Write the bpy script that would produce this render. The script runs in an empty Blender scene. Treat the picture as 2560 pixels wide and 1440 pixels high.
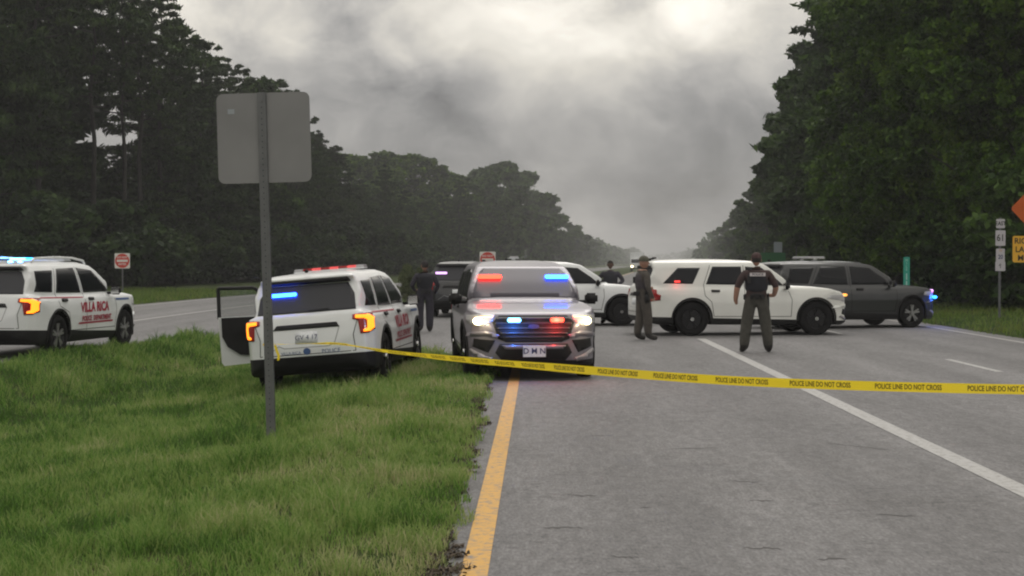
import bpy, bmesh, math, random
import numpy as np
from mathutils import Vector, Matrix
from mathutils.bvhtree import BVHTree
R = math.radians
SC = bpy.context.scene
COL = SC.collection
# ------------------------------------------------------------------ camera, light, exposure
HC = 1.74            # camera height
FPX = 3700.0         # focal length in photo pixels (2560 wide)
HZ = 655.0           # horizon row in the photograph
cam_d = bpy.data.cameras.new('camera'); cam = bpy.data.objects.new('camera', cam_d); COL.objects.link(cam)
cam.location = (0, 0, HC); cam_d.sensor_width = 36; cam_d.lens = 36*FPX/2560
cam.rotation_euler = (R(90) - math.atan(65/FPX), 0, 0)
cam_d.clip_start = 0.1; cam_d.clip_end = 9000
SC.camera = cam
SUN_EL, SUN_AZ = R(52), R(12)          # sun behind the cloud, ahead and a little to the right
world = bpy.data.worlds.new('World'); SC.world = world; world.use_nodes = True
sun_d = bpy.data.lights.new('sun', 'SUN'); sun_d.energy = 1.0; sun_d.angle = R(35); sun_d.color = (1, .96, .92)
sun = bpy.data.objects.new('sun', sun_d); COL.objects.link(sun)
sun.rotation_euler = Vector((math.sin(SUN_AZ)*math.cos(SUN_EL), math.cos(SUN_AZ)*math.cos(SUN_EL), math.sin(SUN_EL))).to_track_quat('Z', 'Y').to_euler()
SC.view_settings.view_transform = 'Standard'; SC.view_settings.look = 'None'
SC.view_settings.exposure = 0.0; SC.view_settings.gamma = 1.0; SC.view_settings.use_curve_mapping = False
SC.render.engine = 'CYCLES'
SC.cycles.use_denoising = True
SC.cycles.pixel_filter_type = 'BLACKMAN_HARRIS'; SC.cycles.filter_width = 2.1
SC.cycles.max_bounces = 6; SC.cycles.volume_bounces = 0; SC.cycles.transparent_max_bounces = 12
SC.cycles.sample_clamp_indirect = 4.0

def at(px, s):                     # photo column + pixels-per-metre -> world X, Y
    return (px-1280)/s, FPX/s
def pxp(px, py, z=0.0):            # a point of height z seen at photo pixel (px,py)
    s = (py-HZ)/(HC-z); return Vector(((px-1280)/s, FPX/s, z))

def build_world():
    nt = world.node_tree; N = nt.nodes; L = nt.links; N.clear()
    out = N.new('ShaderNodeOutputWorld'); bg = N.new('ShaderNodeBackground')
    sky = N.new('ShaderNodeTexSky'); sky.sky_type = 'NISHITA'; sky.sun_disc = False
    sky.sun_elevation = SUN_EL; sky.sun_rotation = SUN_AZ
    bsky = N.new('ShaderNodeBackground'); bsky.inputs['Strength'].default_value = 0.06
    L.new(sky.outputs[0], bsky.inputs['Color'])
    tc = N.new('ShaderNodeTexCoord')
    def math_(op, a, b=None, c=None):
        m = N.new('ShaderNodeMath'); m.operation = op
        for i, v in enumerate((a, b, c)):
            if v is None: continue
            if isinstance(v, (int, float)): m.inputs[i].default_value = v
            else: L.new(v, m.inputs[i])
        return m.outputs[0]
    # warped direction
    wn = N.new('ShaderNodeTexNoise'); wn.inputs['Scale'].default_value = 7; wn.inputs['Detail'].default_value = 5
    mp = N.new('ShaderNodeMapping'); mp.inputs['Scale'].default_value = (1, 1, 1.6)
    L.new(tc.outputs['Generated'], mp.inputs['Vector']); L.new(mp.outputs[0], wn.inputs['Vector'])
    sub = N.new('ShaderNodeVectorMath'); sub.operation = 'SUBTRACT'; L.new(wn.outputs['Color'], sub.inputs[0]); sub.inputs[1].default_value = (.5, .5, .5)
    sc = N.new('ShaderNodeVectorMath'); sc.operation = 'SCALE'; L.new(sub.outputs[0], sc.inputs[0]); sc.inputs['Scale'].default_value = .10
    ad = N.new('ShaderNodeVectorMath'); ad.operation = 'ADD'; L.new(tc.outputs['Generated'], ad.inputs[0]); L.new(sc.outputs[0], ad.inputs[1])
    D = ad.outputs[0]
    sep = N.new('ShaderNodeSeparateXYZ'); L.new(D, sep.inputs[0])
    el = sep.outputs['Z']
    # brightness with elevation: pale horizon, dull band, brightening to the zenith
    cr = N.new('ShaderNodeFloatCurve')
    L.new(math_('MULTIPLY', el, 1.0), cr.inputs['Value'])
    cv = cr.mapping.curves[0]
    pts = [(0, .40), (.02, .33), (.06, .30), (.10, .36), (.15, .52), (.25, .64), (.5, .85), (1, 1.0)]
    cv.points[0].location = pts[0]; cv.points[1].location = pts[-1]
    for p in pts[1:-1]: cv.points.new(*p)
    cr.mapping.update()
    base = cr.outputs[0]
    # cloud noise, two sizes
    def noise(scale, detail, rough, zs):
        m = N.new('ShaderNodeMapping'); m.inputs['Scale'].default_value = (1, 1, zs); L.new(D, m.inputs['Vector'])
        n = N.new('ShaderNodeTexNoise'); n.inputs['Scale'].default_value = scale; n.inputs['Detail'].default_value = detail
        n.inputs['Roughness'].default_value = rough; L.new(m.outputs[0], n.inputs['Vector']); return n.outputs['Fac']
    n1 = noise(6.5, 7, .58, 1.5); n2 = noise(17, 6, .60, 1.35)
    v = math_('ADD', math_('MULTIPLY', math_('SUBTRACT', n1, .5), 1.35), math_('MULTIPLY', math_('SUBTRACT', n2, .5), 1.5))
    # cloud masses as they hang in the sky (direction, cosine radius, gain)
    blobs = [(1520, 40, 480, .42), (520, 60, 260, .25), (1080, 300, 260, -.38), (1700, 350, 260, -.30), (820, 330, 150, -.05), (650, 90, 200, -.10), (1080, 50, 160, .25), (1310, 90, 220, .75),
             (1560, 200, 150, .70), (1800, 15, 150, .55), (1680, 40, 110, .35), (440, 20, 110, .45), (1540, 60, 90, -.25), (1930, 140, 150, .45), (745, 100, 70, .45), (1010, 130, 60, .3)]
    for px, py, rad, g in blobs:
        d = Vector(((px-1280)/FPX, 1, (HZ-py)/FPX)).normalized()
        vd = N.new('ShaderNodeVectorMath'); vd.operation = 'DISTANCE'; L.new(D, vd.inputs[0]); vd.inputs[1].default_value = d
        m = N.new('ShaderNodeMapRange'); m.interpolation_type = 'SMOOTHERSTEP'
        m.inputs['From Min'].default_value = 0; m.inputs['From Max'].default_value = rad*1.5/FPX
        m.inputs['To Min'].default_value = g; m.inputs['To Max'].default_value = 0
        L.new(vd.outputs['Value'], m.inputs['Value']); v = math_('ADD', v, m.outputs[0])
    lum = math_('MAXIMUM', math_('MULTIPLY', base, math_('ADD', v, 1.0)), .12)
    # neutral grey cloud, warmer where the light breaks through
    mixc = N.new('ShaderNodeMix'); mixc.data_type = 'RGBA'
    mixc.inputs['A'].default_value = (.985, .96, .95, 1); mixc.inputs['B'].default_value = (1.04, .985, .88, 1)
    L.new(math_('MULTIPLY', math_('SUBTRACT', lum, .25), 2.0), mixc.inputs['Factor'])
    bg2c = mixc.outputs['Result']
    L.new(bg2c, bg.inputs['Color']); L.new(lum, bg.inputs['Strength'])
    mx = N.new('ShaderNodeMixShader'); mx.inputs[0].default_value = .95
    L.new(bsky.outputs[0], mx.inputs[1]); L.new(bg.outputs[0], mx.inputs[2])
    L.new(mx.outputs[0], out.inputs['Surface'])
build_world()

# ------------------------------------------------------------------ helpers
def tag(o, label=None, cat=None, group=None, kind=None):
    if label: o['label'] = label
    if cat: o['category'] = cat
    if group: o['group'] = group
    if kind: o['kind'] = kind
    return o
def link(name, me, mat=None, parent=None, loc=None, rot=None):
    o = bpy.data.objects.new(name, me); COL.objects.link(o)
    if parent is not None: o.parent = parent
    if loc is not None: o.location = loc
    if rot is not None: o.rotation_euler = rot
    if mat is not None:
        if len(me.materials) == 0: me.materials.append(None)
        o.material_slots[0].link = 'OBJECT'; o.material_slots[0].material = mat
    return o
def empty(name, loc, rot=(0, 0, 0)):
    o = bpy.data.objects.new(name, None); COL.objects.link(o); o.location = loc; o.rotation_euler = rot
    o.empty_display_size = .2
    return o
def mesh_of(bm, name, smooth=False):
    me = bpy.data.meshes.new(name); bm.normal_update(); bm.to_mesh(me); bm.free()
    if smooth: me.shade_smooth()
    return me
def raw_mesh(name, V, F, smooth=False):
    me = bpy.data.meshes.new(name); me.from_pydata([tuple(v) for v in V], [], F); me.update()
    if smooth: me.shade_smooth()
    return me
def quad_mesh(name, V, nper):
    """V: (n*nper,3) array, consecutive groups of nper (3 or 4) verts are faces"""
    V = np.asarray(V, np.float32); n = len(V)//nper
    me = bpy.data.meshes.new(name); me.vertices.add(len(V)); me.vertices.foreach_set('co', V.ravel())
    me.loops.add(len(V)); me.loops.foreach_set('vertex_index', np.arange(len(V), dtype=np.int32))
    me.polygons.add(n); me.polygons.foreach_set('loop_start', np.arange(0, len(V), nper, dtype=np.int32))
    me.update(calc_edges=True); return me
def add_box(bm, c, s, rot=None, bev=0):
    g = bmesh.ops.create_cube(bm, size=1)['verts']
    bmesh.ops.scale(bm, vec=s, verts=g)
    if bev:
        ed = list({e for v in g for e in v.link_edges}); r = bmesh.ops.bevel(bm, geom=ed, offset=bev, segments=2, affect='EDGES'); g = list({v for v in r['verts']} | {v for v in g if v.is_valid})
    if rot is not None: bmesh.ops.rotate(bm, cent=(0, 0, 0), matrix=rot, verts=g)
    bmesh.ops.translate(bm, vec=c, verts=g); return g
def add_cyl(bm, p0, p1, r0, r1=None, n=12, caps=True):
    p0 = Vector(p0); p1 = Vector(p1); r1 = r0 if r1 is None else r1; d = p1-p0
    g = bmesh.ops.create_cone(bm, cap_ends=caps, segments=n, radius1=r0, radius2=r1, depth=d.length)['verts']
    q = d.to_track_quat('Z', 'Y').to_matrix()
    bmesh.ops.rotate(bm, cent=(0, 0, 0), matrix=q, verts=g); bmesh.ops.translate(bm, vec=(p0+p1)/2, verts=g); return g
def add_sph(bm, c, s, n=12):
    g = bmesh.ops.create_uvsphere(bm, u_segments=n, v_segments=max(6, n*2//3), radius=1)['verts']
    bmesh.ops.scale(bm, vec=s, verts=g); bmesh.ops.translate(bm, vec=c, verts=g); return g
def box_me(c, s, rot=None, bev=0):
    bm = bmesh.new(); add_box(bm, c, s, rot, bev); return mesh_of(bm, 'box')
def prism(poly, axis, lo, hi):
    """poly (a,b) extruded along axis ; 'y': (x,z), 'x': (y,z), 'z': (x,y)"""
    bm = bmesh.new()
    def P(a, b, c): return {'y': (a, c, b), 'x': (c, a, b), 'z': (a, b, c)}[axis]
    A = [bm.verts.new(P(a, b, lo)) for a, b in poly]; B = [bm.verts.new(P(a, b, hi)) for a, b in poly]
    n = len(poly); bm.faces.new(A); bm.faces.new(B[::-1])
    for i in range(n): bm.faces.new((A[i], B[i], B[(i+1) % n], A[(i+1) % n]))
    bmesh.ops.recalc_face_normals(bm, faces=bm.faces[:]); return mesh_of(bm, 'prism')
def evald(o):
    dg = bpy.context.evaluated_depsgraph_get(); dg.update()
    return bpy.data.meshes.new_from_object(o.evaluated_get(dg))
def boolean(a, b, op):
    oa = bpy.data.objects.new('tmp_a', a); ob = bpy.data.objects.new('tmp_b', b)
    COL.objects.link(oa); COL.objects.link(ob)
    m = oa.modifiers.new('b', 'BOOLEAN'); m.operation = op; m.object = ob; m.solver = 'EXACT'
    me = evald(oa); bpy.data.objects.remove(oa); bpy.data.objects.remove(ob); return me
def modmesh(a, fn):
    oa = bpy.data.objects.new('tmp_a', a); COL.objects.link(oa); fn(oa); me = evald(oa); bpy.data.objects.remove(oa); return me
def text_mesh(body, size=1.0, extrude=0.0, shear=0.0, bold=0.0):
    cu = bpy.data.curves.new('lettering', 'FONT'); cu.body = body; cu.size = size; cu.extrude = extrude; cu.shear = shear; cu.offset = bold
    cu.align_x = 'CENTER'; cu.align_y = 'CENTER'; cu.resolution_u = 3
    o = bpy.data.objects.new('tmp_t', cu); COL.objects.link(o); me = evald(o); bpy.data.objects.remove(o); return me

# ------------------------------------------------------------------ materials
MATS = {}
def pmat(name, col, rough=.6, metal=0., spec=.5, coat=0., var=.0, vscale=8., bump=0., bscale=40., emit=None, es=0., alpha=1.):
    if name in MATS: return MATS[name]
    m = bpy.data.materials.new(name); m.use_nodes = True; nt = m.node_tree; b = nt.nodes['Principled BSDF']
    b.inputs['Roughness'].default_value = rough; b.inputs['Metallic'].default_value = metal
    b.inputs['Specular IOR Level'].default_value = spec; b.inputs['Coat Weight'].default_value = coat
    b.inputs['Base Color'].default_value = (*col, 1); b.inputs['Coat Roughness'].default_value = .08
    if alpha < 1: b.inputs['Alpha'].default_value = alpha
    if var > 0:
        tc = nt.nodes.new('ShaderNodeTexCoord'); n = nt.nodes.new('ShaderNodeTexNoise'); n.inputs['Scale'].default_value = vscale; n.inputs['Detail'].default_value = 4
        nt.links.new(tc.outputs['Object'], n.inputs['Vector'])
        mr = nt.nodes.new('ShaderNodeMapRange'); mr.inputs['From Min'].default_value = .3; mr.inputs['From Max'].default_value = .7
        mr.inputs['To Min'].default_value = 1-var; mr.inputs['To Max'].default_value = 1+var; nt.links.new(n.outputs['Fac'], mr.inputs['Value'])
        vm = nt.nodes.new('ShaderNodeVectorMath'); vm.operation = 'SCALE'; vm.inputs[0].default_value = col; nt.links.new(mr.outputs[0], vm.inputs['Scale'])
        nt.links.new(vm.outputs[0], b.inputs['Base Color'])
    if bump > 0:
        tc = nt.nodes.new('ShaderNodeTexCoord'); n = nt.nodes.new('ShaderNodeTexNoise'); n.inputs['Scale'].default_value = bscale; n.inputs['Detail'].default_value = 3
        nt.links.new(tc.outputs['Object'], n.inputs['Vector']); bp = nt.nodes.new('ShaderNodeBump'); bp.inputs['Strength'].default_value = bump; bp.inputs['Distance'].default_value = .01
        nt.links.new(n.outputs['Fac'], bp.inputs['Height']); nt.links.new(bp.outputs[0], b.inputs['Normal'])
    if emit: b.inputs['Emission Color'].default_value = (*emit, 1); b.inputs['Emission Strength'].default_value = es
    MATS[name] = m; return m
M_white = pmat('white_paint', (.74, .76, .78), .32, coat=.6, var=.05, vscale=1.7)
M_cream = pmat('warm_white_paint', (.74, .75, .725), .34, coat=.6, var=.05, vscale=1.7)
M_silver = pmat('silver_paint', (.185, .174, .205), .36, metal=.25, coat=.6, var=.05, vscale=2)
M_gray = pmat('gunmetal_paint', (.030, .032, .036), .35, metal=.35, coat=.6, var=.06, vscale=2)
M_black = pmat('black_plastic', (.007, .007, .008), .6, spec=.3, var=.2)
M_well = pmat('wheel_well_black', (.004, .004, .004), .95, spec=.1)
M_tyre = pmat('tyre_rubber', (.007, .007, .008), .85, spec=.2, var=.2)
M_glass = pmat('dark_glass', (.005, .006, .009), .10, spec=.22)
M_glassr = pmat('halo_rear_glass', (.012, .014, .022), .34, spec=.5)  # roughened so lights at the rear window spread a glow
M_glass2 = pmat('tinted_glass', (.007, .008, .012), .10, spec=.25)
M_wind = pmat('halo_windshield_glass', (.052, .046, .066), .33, spec=.42)  # paler and rougher glass, set so the police lights spread a halo
M_chrome = pmat('chrome', (.6, .6, .6), .2, metal=1.)
M_steel = pmat('steel_wheel_black', (.018, .018, .02), .4, metal=.5)
M_alloy = pmat('alloy_wheel', (.35, .35, .36), .35, metal=.8)
M_lens = pmat('clear_lens', (.5, .5, .52), .08, spec=.8)
M_red = pmat('red_lens', (.35, .01, .01), .2, coat=.5)
M_plate = pmat('licence_plate_white', (.7, .72, .75), .5, var=.1, vscale=30)
M_ink = pmat('dark_blue_ink', (.03, .04, .12), .5)
M_inkb = pmat('black_ink', (.015, .013, .012), .6)
M_redtxt = pmat('red_vinyl', (.34, .012, .04), .4)
M_blutxt = pmat('blue_vinyl', (.05, .10, .25), .4)
E_blue = pmat('blue_led', (.05, .2, .6), .3, emit=(.03, .33, 1.0), es=5.5)
E_blue2 = pmat('pale_blue_led', (.1, .3, .6), .3, emit=(.25, .68, 1.0), es=3.6)
E_red = pmat('red_led', (.6, .05, .03), .3, emit=(1.0, .075, .035), es=4.5)
E_redb = pmat('bright_red_led', (.6, .05, .03), .3, emit=(1.0, .015, .007), es=20)
E_blueb = pmat('bright_blue_led', (.1, .3, .6), .3, emit=(.012, .072, 1.0), es=20)
E_redd = pmat('dim_red_led', (.5, .08, .08), .3, emit=(1.0, .12, .12), es=.55)
E_amber = pmat('amber_lit_lens', (.6, .15, .02), .3, emit=(1.0, .26, .012), es=2.4)
E_head = pmat('headlight_lit', (.9, .9, .8), .2, emit=(1.0, .80, .40), es=11)
E_drl = pmat('marker_lit', (.9, .6, .4), .2, emit=(1.0, .55, .25), es=2.0)
E_pink = pmat('violet_led', (.5, .3, .6), .3, emit=(.85, .5, 1.0), es=1.6)
E_redw = pmat('red_glow_lens', (.5, .05, .05), .3, emit=(1, .06, .05), es=1.2)

def lamp(parent, loc, col, energy, r=.04, name='lamp'):
    d = bpy.data.lights.new(name, 'POINT'); d.energy = energy; d.color = col; d.shadow_soft_size = r
    o = bpy.data.objects.new(name, d); COL.objects.link(o); o.parent = parent; o.location = loc; return o

# ------------------------------------------------------------------ lie of the land
def gshift(Y):                    # sideways drift of the whole highway as it bends right
    Y = np.asarray(Y, float)
    a, b, s0, s1 = 35., 85., .018, .104
    t = np.clip(Y-a, 0, b-a)
    return s0*np.minimum(Y, a) + s0*t + (s1-s0)*t*t/(2*(b-a)) + s1*np.maximum(Y-b, 0)
XE = -.74                        # pavement edge on the median side (plus gshift)
def xef(Y): return np.interp(Y, [8, 19], [-.56, -.74])
XR = 11.0                        # right pavement edge
XLO = -17.0
def xl(Y): Y = np.asarray(Y, float); return np.where(Y < 34, np.interp(Y, [0, 18, 30, 34], [-10, -9.6, -8.1, -7.35]), -7.95+gshift(Y))
def xd(Y): return np.interp(Y, [0, 18, 30, 36], [-6.9, -6.6, -5.9, -5.4])
def nose(X):                     # row where the near median grass ends and the crossover begins
    return np.interp(X, [-9, -7.5, -5.5, -3.5, -2.0, -1.0, -.2], [34.6, 34.2, 33.2, 31.6, 29.6, 27.4, 25.0])
def sm(t): t = np.clip(t, 0, 1); return t*t*(3-2*t)
def on_road(X, Y):
    X = np.asarray(X, float); Y = np.asarray(Y, float); g = gshift(Y)
    r = (X > xef(Y)+g) & (X < XR+g)
    l = (X < xl(Y)) & (X > XLO+g)
    c = (Y > nose(X)) & (Y < 63) & (X > XLO+g) & (X < XR+g)
    return r | l | c
def zmed(X, Y):
    X = np.asarray(X, float); Y = np.asarray(Y, float); g = gshift(Y)
    xe = xef(Y)+g; d = np.interp(Y, [0, 20, 28, 34, 36], [.55, .55, .38, .05, 0]); dd = xd(Y); ll = xl(Y)
    zn = .02 - (d+.02)*sm((X-xe)/(dd-xe)*.92+.0)
    zf = .03 - (d+.03)*(1-sm((X-dd)/(ll-dd)))
    z = np.where(X > dd, zn, zf)
    z = z + .02*np.sin(X*2.1+Y*.7) + .015*np.sin(Y*1.3-X)
    z = np.where(Y > 63, .03, z)
    return z
def zg(X, Y):
    X = np.asarray(X, float); Y = np.asarray(Y, float); g = gshift(Y)
    z = zmed(X, Y)
    zr = .03 + np.minimum(.05*(X-XR-g), 1.2); z = np.where(X >= XR+g, zr, z)
    zl = .03 + np.minimum(.02*(XLO+g-X), .6); z = np.where(X <= XLO+g, zl, z)
    return z

def mat_ground():
    m = bpy.data.materials.new('verge_soil_and_thatch'); m.use_nodes = True; nt = m.node_tree; b = nt.nodes['Principled BSDF']
    b.inputs['Roughness'].default_value = .95; b.inputs['Specular IOR Level'].default_value = .1
    ge = nt.nodes.new('ShaderNodeNewGeometry'); n = nt.nodes.new('ShaderNodeTexNoise'); n.inputs['Scale'].default_value = 1.3; n.inputs['Detail'].default_value = 7
    nt.links.new(ge.outputs['Position'], n.inputs['Vector'])
    r = nt.nodes.new('ShaderNodeValToRGB'); e = r.color_ramp.elements
    e[0].position = .3; e[0].color = (.022, .040, .010, 1); e[1].position = .75; e[1].color = (.075, .075, .03, 1)
    x = e.new(.5); x.color = (.04, .06, .016, 1)
    nt.links.new(n.outputs['Fac'], r.inputs['Fac']); nt.links.new(r.outputs[0], b.inputs['Base Color'])
    n2 = nt.nodes.new('ShaderNodeTexNoise'); n2.inputs['Scale'].default_value = 30; nt.links.new(ge.outputs['Position'], n2.inputs['Vector'])
    bp = nt.nodes.new('ShaderNodeBump'); bp.inputs['Distance'].default_value = .03; nt.links.new(n2.outputs['Fac'], bp.inputs['Height']); nt.links.new(bp.outputs[0], b.inputs['Normal'])
    return m
M_ground = mat_ground()

def mat_asphalt():
    m = bpy.data.materials.new('worn_asphalt'); m.use_nodes = True; nt = m.node_tree; N = nt.nodes; L = nt.links; b = N['Principled BSDF']
    b.inputs['Roughness'].default_value = .82; b.inputs['Specular IOR Level'].default_value = .35
    ge = N.new('ShaderNodeNewGeometry')
    def noise(s, d, sx=1, sy=1, rough=.55):
        mp = N.new('ShaderNodeMapping'); mp.inputs['Scale'].default_value = (sx, sy, 1); L.new(ge.outputs['Position'], mp.inputs['Vector'])
        n = N.new('ShaderNodeTexNoise'); n.inputs['Scale'].default_value = s; n.inputs['Detail'].default_value = d; n.inputs['Roughness'].default_value = rough
        L.new(mp.outputs[0], n.inputs['Vector']); return n.outputs['Fac']
    def mr(v, a, b_, c, d):
        x = N.new('ShaderNodeMapRange'); x.inputs['From Min'].default_value = a; x.inputs['From Max'].default_value = b_; x.inputs['To Min'].default_value = c; x.inputs['To Max'].default_value = d
        L.new(v, x.inputs['Value']); return x.outputs[0]
    def mul(a, b_):
        x = N.new('ShaderNodeMath'); x.operation = 'MULTIPLY'; L.new(a, x.inputs[0]); L.new(b_, x.inputs[1]); return x.outputs[0]
    grain = mr(noise(48, 4, 1, .3, rough=.75), .3, .7, .60, 1.42)
    speck = mr(noise(13, 3, 1, .3), .35, .65, .86, 1.14)
    mott = mr(noise(2.4, 5, 1, .22), .3, .7, .88, 1.10)
    lanes = mr(noise(.55, 4, 1.6, .06), .35, .65, .88, 1.08)      # long streaks along the lanes
    # short transverse cracks and scuffs
    cr = noise(1.6, 6, .75, 3.2, .62)
    a = N.new('ShaderNodeMath'); a.operation = 'SUBTRACT'; L.new(cr, a.inputs[0]); a.inputs[1].default_value = .5
    ab = N.new('ShaderNodeMath'); ab.operation = 'ABSOLUTE'; L.new(a.outputs[0], ab.inputs[0])
    crack = mr(ab.outputs[0], .0, .016, 0., 1.)
    msk = mr(noise(1.15, 3, 1, .6), .54, .60, 1., 0.)             # only in places
    mx = N.new('ShaderNodeMath'); mx.operation = 'MAXIMUM'; L.new(crack, mx.inputs[0]); L.new(msk, mx.inputs[1])
    ck = mr(mx.outputs[0], 0, 1, .50, 1.)
    sx = N.new('ShaderNodeSeparateXYZ'); L.new(ge.outputs['Position'], sx.inputs[0])
    wp = N.new('ShaderNodeMath'); wp.operation = 'MULTIPLY_ADD'; L.new(sx.outputs['Y'], wp.inputs[0]); wp.inputs[1].default_value = -.018; L.new(sx.outputs['X'], wp.inputs[2])
    wc = N.new('ShaderNodeMath'); wc.operation = 'MULTIPLY'; L.new(wp.outputs[0], wc.inputs[0]); wc.inputs[1].default_value = 6.2832/1.82
    ws_ = N.new('ShaderNodeMath'); ws_.operation = 'COSINE'; L.new(wc.outputs[0], ws_.inputs[0])
    path = mr(ws_.outputs[0], -1, 1, .93, 1.05)                   # wheel paths worn into every lane
    v = mul(mul(mul(mul(grain, speck), mul(mott, lanes)), ck), path)
    vm = N.new('ShaderNodeVectorMath'); vm.operation = 'SCALE'; vm.inputs[0].default_value = (.166, .164, .169); L.new(v, vm.inputs['Scale'])
    L.new(vm.outputs[0], b.inputs['Base Color'])
    bp = N.new('ShaderNodeBump'); bp.inputs['Distance'].default_value = .006; bp.inputs['Strength'].default_value = .6; L.new(noise(90, 3), bp.inputs['Height']); L.new(bp.outputs[0], b.inputs['Normal'])
    return m
M_asph = mat_asphalt()
def mat_line(name, col, wear):
    m = bpy.data.materials.new(name); m.use_nodes = True; nt = m.node_tree; N = nt.nodes; L = nt.links; b = N['Principled BSDF']
    b.inputs['Roughness'].default_value = .7
    ge = N.new('ShaderNodeNewGeometry'); n = N.new('ShaderNodeTexNoise'); n.inputs['Scale'].default_value = 14; n.inputs['Detail'].default_value = 8; n.inputs['Roughness'].default_value = .7
    L.new(ge.outputs['Position'], n.inputs['Vector'])
    r = N.new('ShaderNodeValToRGB'); e = r.color_ramp.elements; e[0].position = .5-wear; e[0].color = (.20, .19, .18, 1); e[1].position = .56-wear*.3; e[1].color = (*col, 1)
    L.new(n.outputs['Fac'], r.inputs['Fac']); L.new(r.outputs[0], b.inputs['Base Color']); return m
M_yline = mat_line('yellow_road_paint', (.58, .33, .075), .16)
M_wline = mat_line('white_road_paint', (.40, .40, .40), .17)

def build_ground():
    xs = np.unique(np.concatenate([np.linspace(-2500, -300, 12), np.linspace(-300, -24, 30), np.arange(-24, 20, .4), np.linspace(20, 300, 40), np.linspace(300, 2500, 12)]))
    ys = np.unique(np.concatenate([np.linspace(-40, 2, 8), np.arange(2, 44, .4), np.arange(44, 110, 1.5), np.linspace(110, 600, 60), np.linspace(600, 4000, 20)]))
    X, Y = np.meshgrid(xs, ys); Z = zg(X, Y)
    rd = on_road(X, Y); Z = np.where(rd, -.035, Z)
    near = on_road(X+.42, Y) | on_road(X-.42, Y) | on_road(X, Y+.42); Z = np.where(near & ~rd, np.minimum(Z, -.008), Z)
    V = np.stack([X, Y, Z], -1).reshape(-1, 3); nx = len(xs)
    i = np.arange(len(ys)-1)[:, None]*nx + np.arange(nx-1)[None]; i = i.ravel()
    F = np.stack([i, i+1, i+nx+1, i+nx], -1).tolist()
    me = raw_mesh('ground', V, F, True); tag(link('ground', me, M_ground), kind='structure')
    def strip(name, x0f, x1f, ys, z, mat):
        V = []; F = []
        for k, y in enumerate(ys):
            V += [(float(x0f(y)), y, z), (float(x1f(y)), y, z)]
            if k: a = 2*k; F.append((a-2, a-1, a+1, a))
        return link(name, raw_mesh(name, V, F), mat)
    yy = list(np.arange(-30, 120, 1.0)) + list(np.linspace(120, 1500, 60))
    tag(strip('road', lambda y: xef(y)+gshift(y), lambda y: XR+gshift(y), yy, 0, M_asph), kind='structure')
    tag(strip('road', lambda y: XLO+gshift(y), lambda y: xl(y), yy, 0, M_asph), kind='structure')
    # crossover
    xs2 = np.arange(-8.2, 2.0, .4); V = []; F = []
    for k, x in enumerate(xs2):
        V += [(x, float(nose(x)), -.004), (x, 63, -.004)]
        if k: a = 2*k; F.append((a-2, a, a+1, a-1))
    tag(link('crossover_road', raw_mesh('crossover', V, F), M_asph), kind='structure')
    # painted lines, each 4 mm above the road
    def line(name, off, w, y0, y1, mat, wob=0):
        ys = np.arange(y0, y1+.01, .5)
        return strip(name, lambda y: off-w/2+gshift(y), lambda y: off+w/2+gshift(y), ys, .004, mat)
    tag(line('yellow_edge_line', -.36, .155, 3, 31, M_yline), kind='structure')
    tag(line('yellow_edge_line', -.36, .155, 64, 300, M_yline), kind='structure')
    tag(line('white_lane_line', 3.68, .20, 3, 33.5, M_wline), kind='structure')
    tag(line('white_edge_line', 10.45, .13, 3, 300, M_wline), kind='structure')
    for k, y in enumerate((23.4, 35.6, 47.8, 60, 72, 84, 96, 108)):
        tag(line('lane_dash', 7.30, .13, y, y+3, M_wline), kind='structure')
    tag(line('white_edge_line', -16.4, .14, 3, 300, M_wline), kind='structure')
    tag(line('white_lane_line', -12.05, .15, 38, 60, M_wline), kind='structure')
    for y in (66, 78, 90, 102): tag(line('lane_dash', -12.05, .13, y, y+3, M_wline), kind='structure')
build_ground()

# ------------------------------------------------------------------ grass
def mat_leaf(name, cols, rough=.6, transl=.25, scale=.35, isl=.35):
    m = bpy.data.materials.new(name); m.use_nodes = True; nt = m.node_tree; N = nt.nodes; L = nt.links; N.clear()
    out = N.new('ShaderNodeOutputMaterial'); d = N.new('ShaderNodeBsdfPrincipled'); d.inputs['Roughness'].default_value = rough; d.inputs['Specular IOR Level'].default_value = .12
    t = N.new('ShaderNodeBsdfTranslucent'); mx = N.new('ShaderNodeMixShader'); mx.inputs[0].default_value = transl
    ge = N.new('ShaderNodeNewGeometry'); n = N.new('ShaderNodeTexNoise'); n.inputs['Scale'].default_value = scale; n.inputs['Detail'].default_value = 5
    L.new(ge.outputs['Position'], n.inputs['Vector'])
    a = N.new('ShaderNodeMath'); a.operation = 'MULTIPLY_ADD'; L.new(ge.outputs['Random Per Island'], a.inputs[0]); a.inputs[1].default_value = isl
    s = N.new('ShaderNodeMath'); s.operation = 'SUBTRACT'; L.new(n.outputs['Fac'], s.inputs[0]); s.inputs[1].default_value = isl/2; L.new(s.outputs[0], a.inputs[2])
    r = N.new('ShaderNodeValToRGB'); e = r.color_ramp.elements
    pos = np.linspace(.26, .74, len(cols)); e[0].position = pos[0]; e[0].color = (*cols[0], 1); e[1].position = pos[-1]; e[1].color = (*cols[-1], 1)
    for p, c in zip(pos[1:-1], cols[1:-1]): x = e.new(float(p)); x.color = (*c, 1)
    L.new(a.outputs[0], r.inputs['Fac']); L.new(r.outputs[0], d.inputs['Base Color']); L.new(r.outputs[0], t.inputs['Color'])
    L.new(d.outputs[0], mx.inputs[1]); L.new(t.outputs[0], mx.inputs[2]); L.new(mx.outputs[0], out.inputs['Surface']); return m
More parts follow.
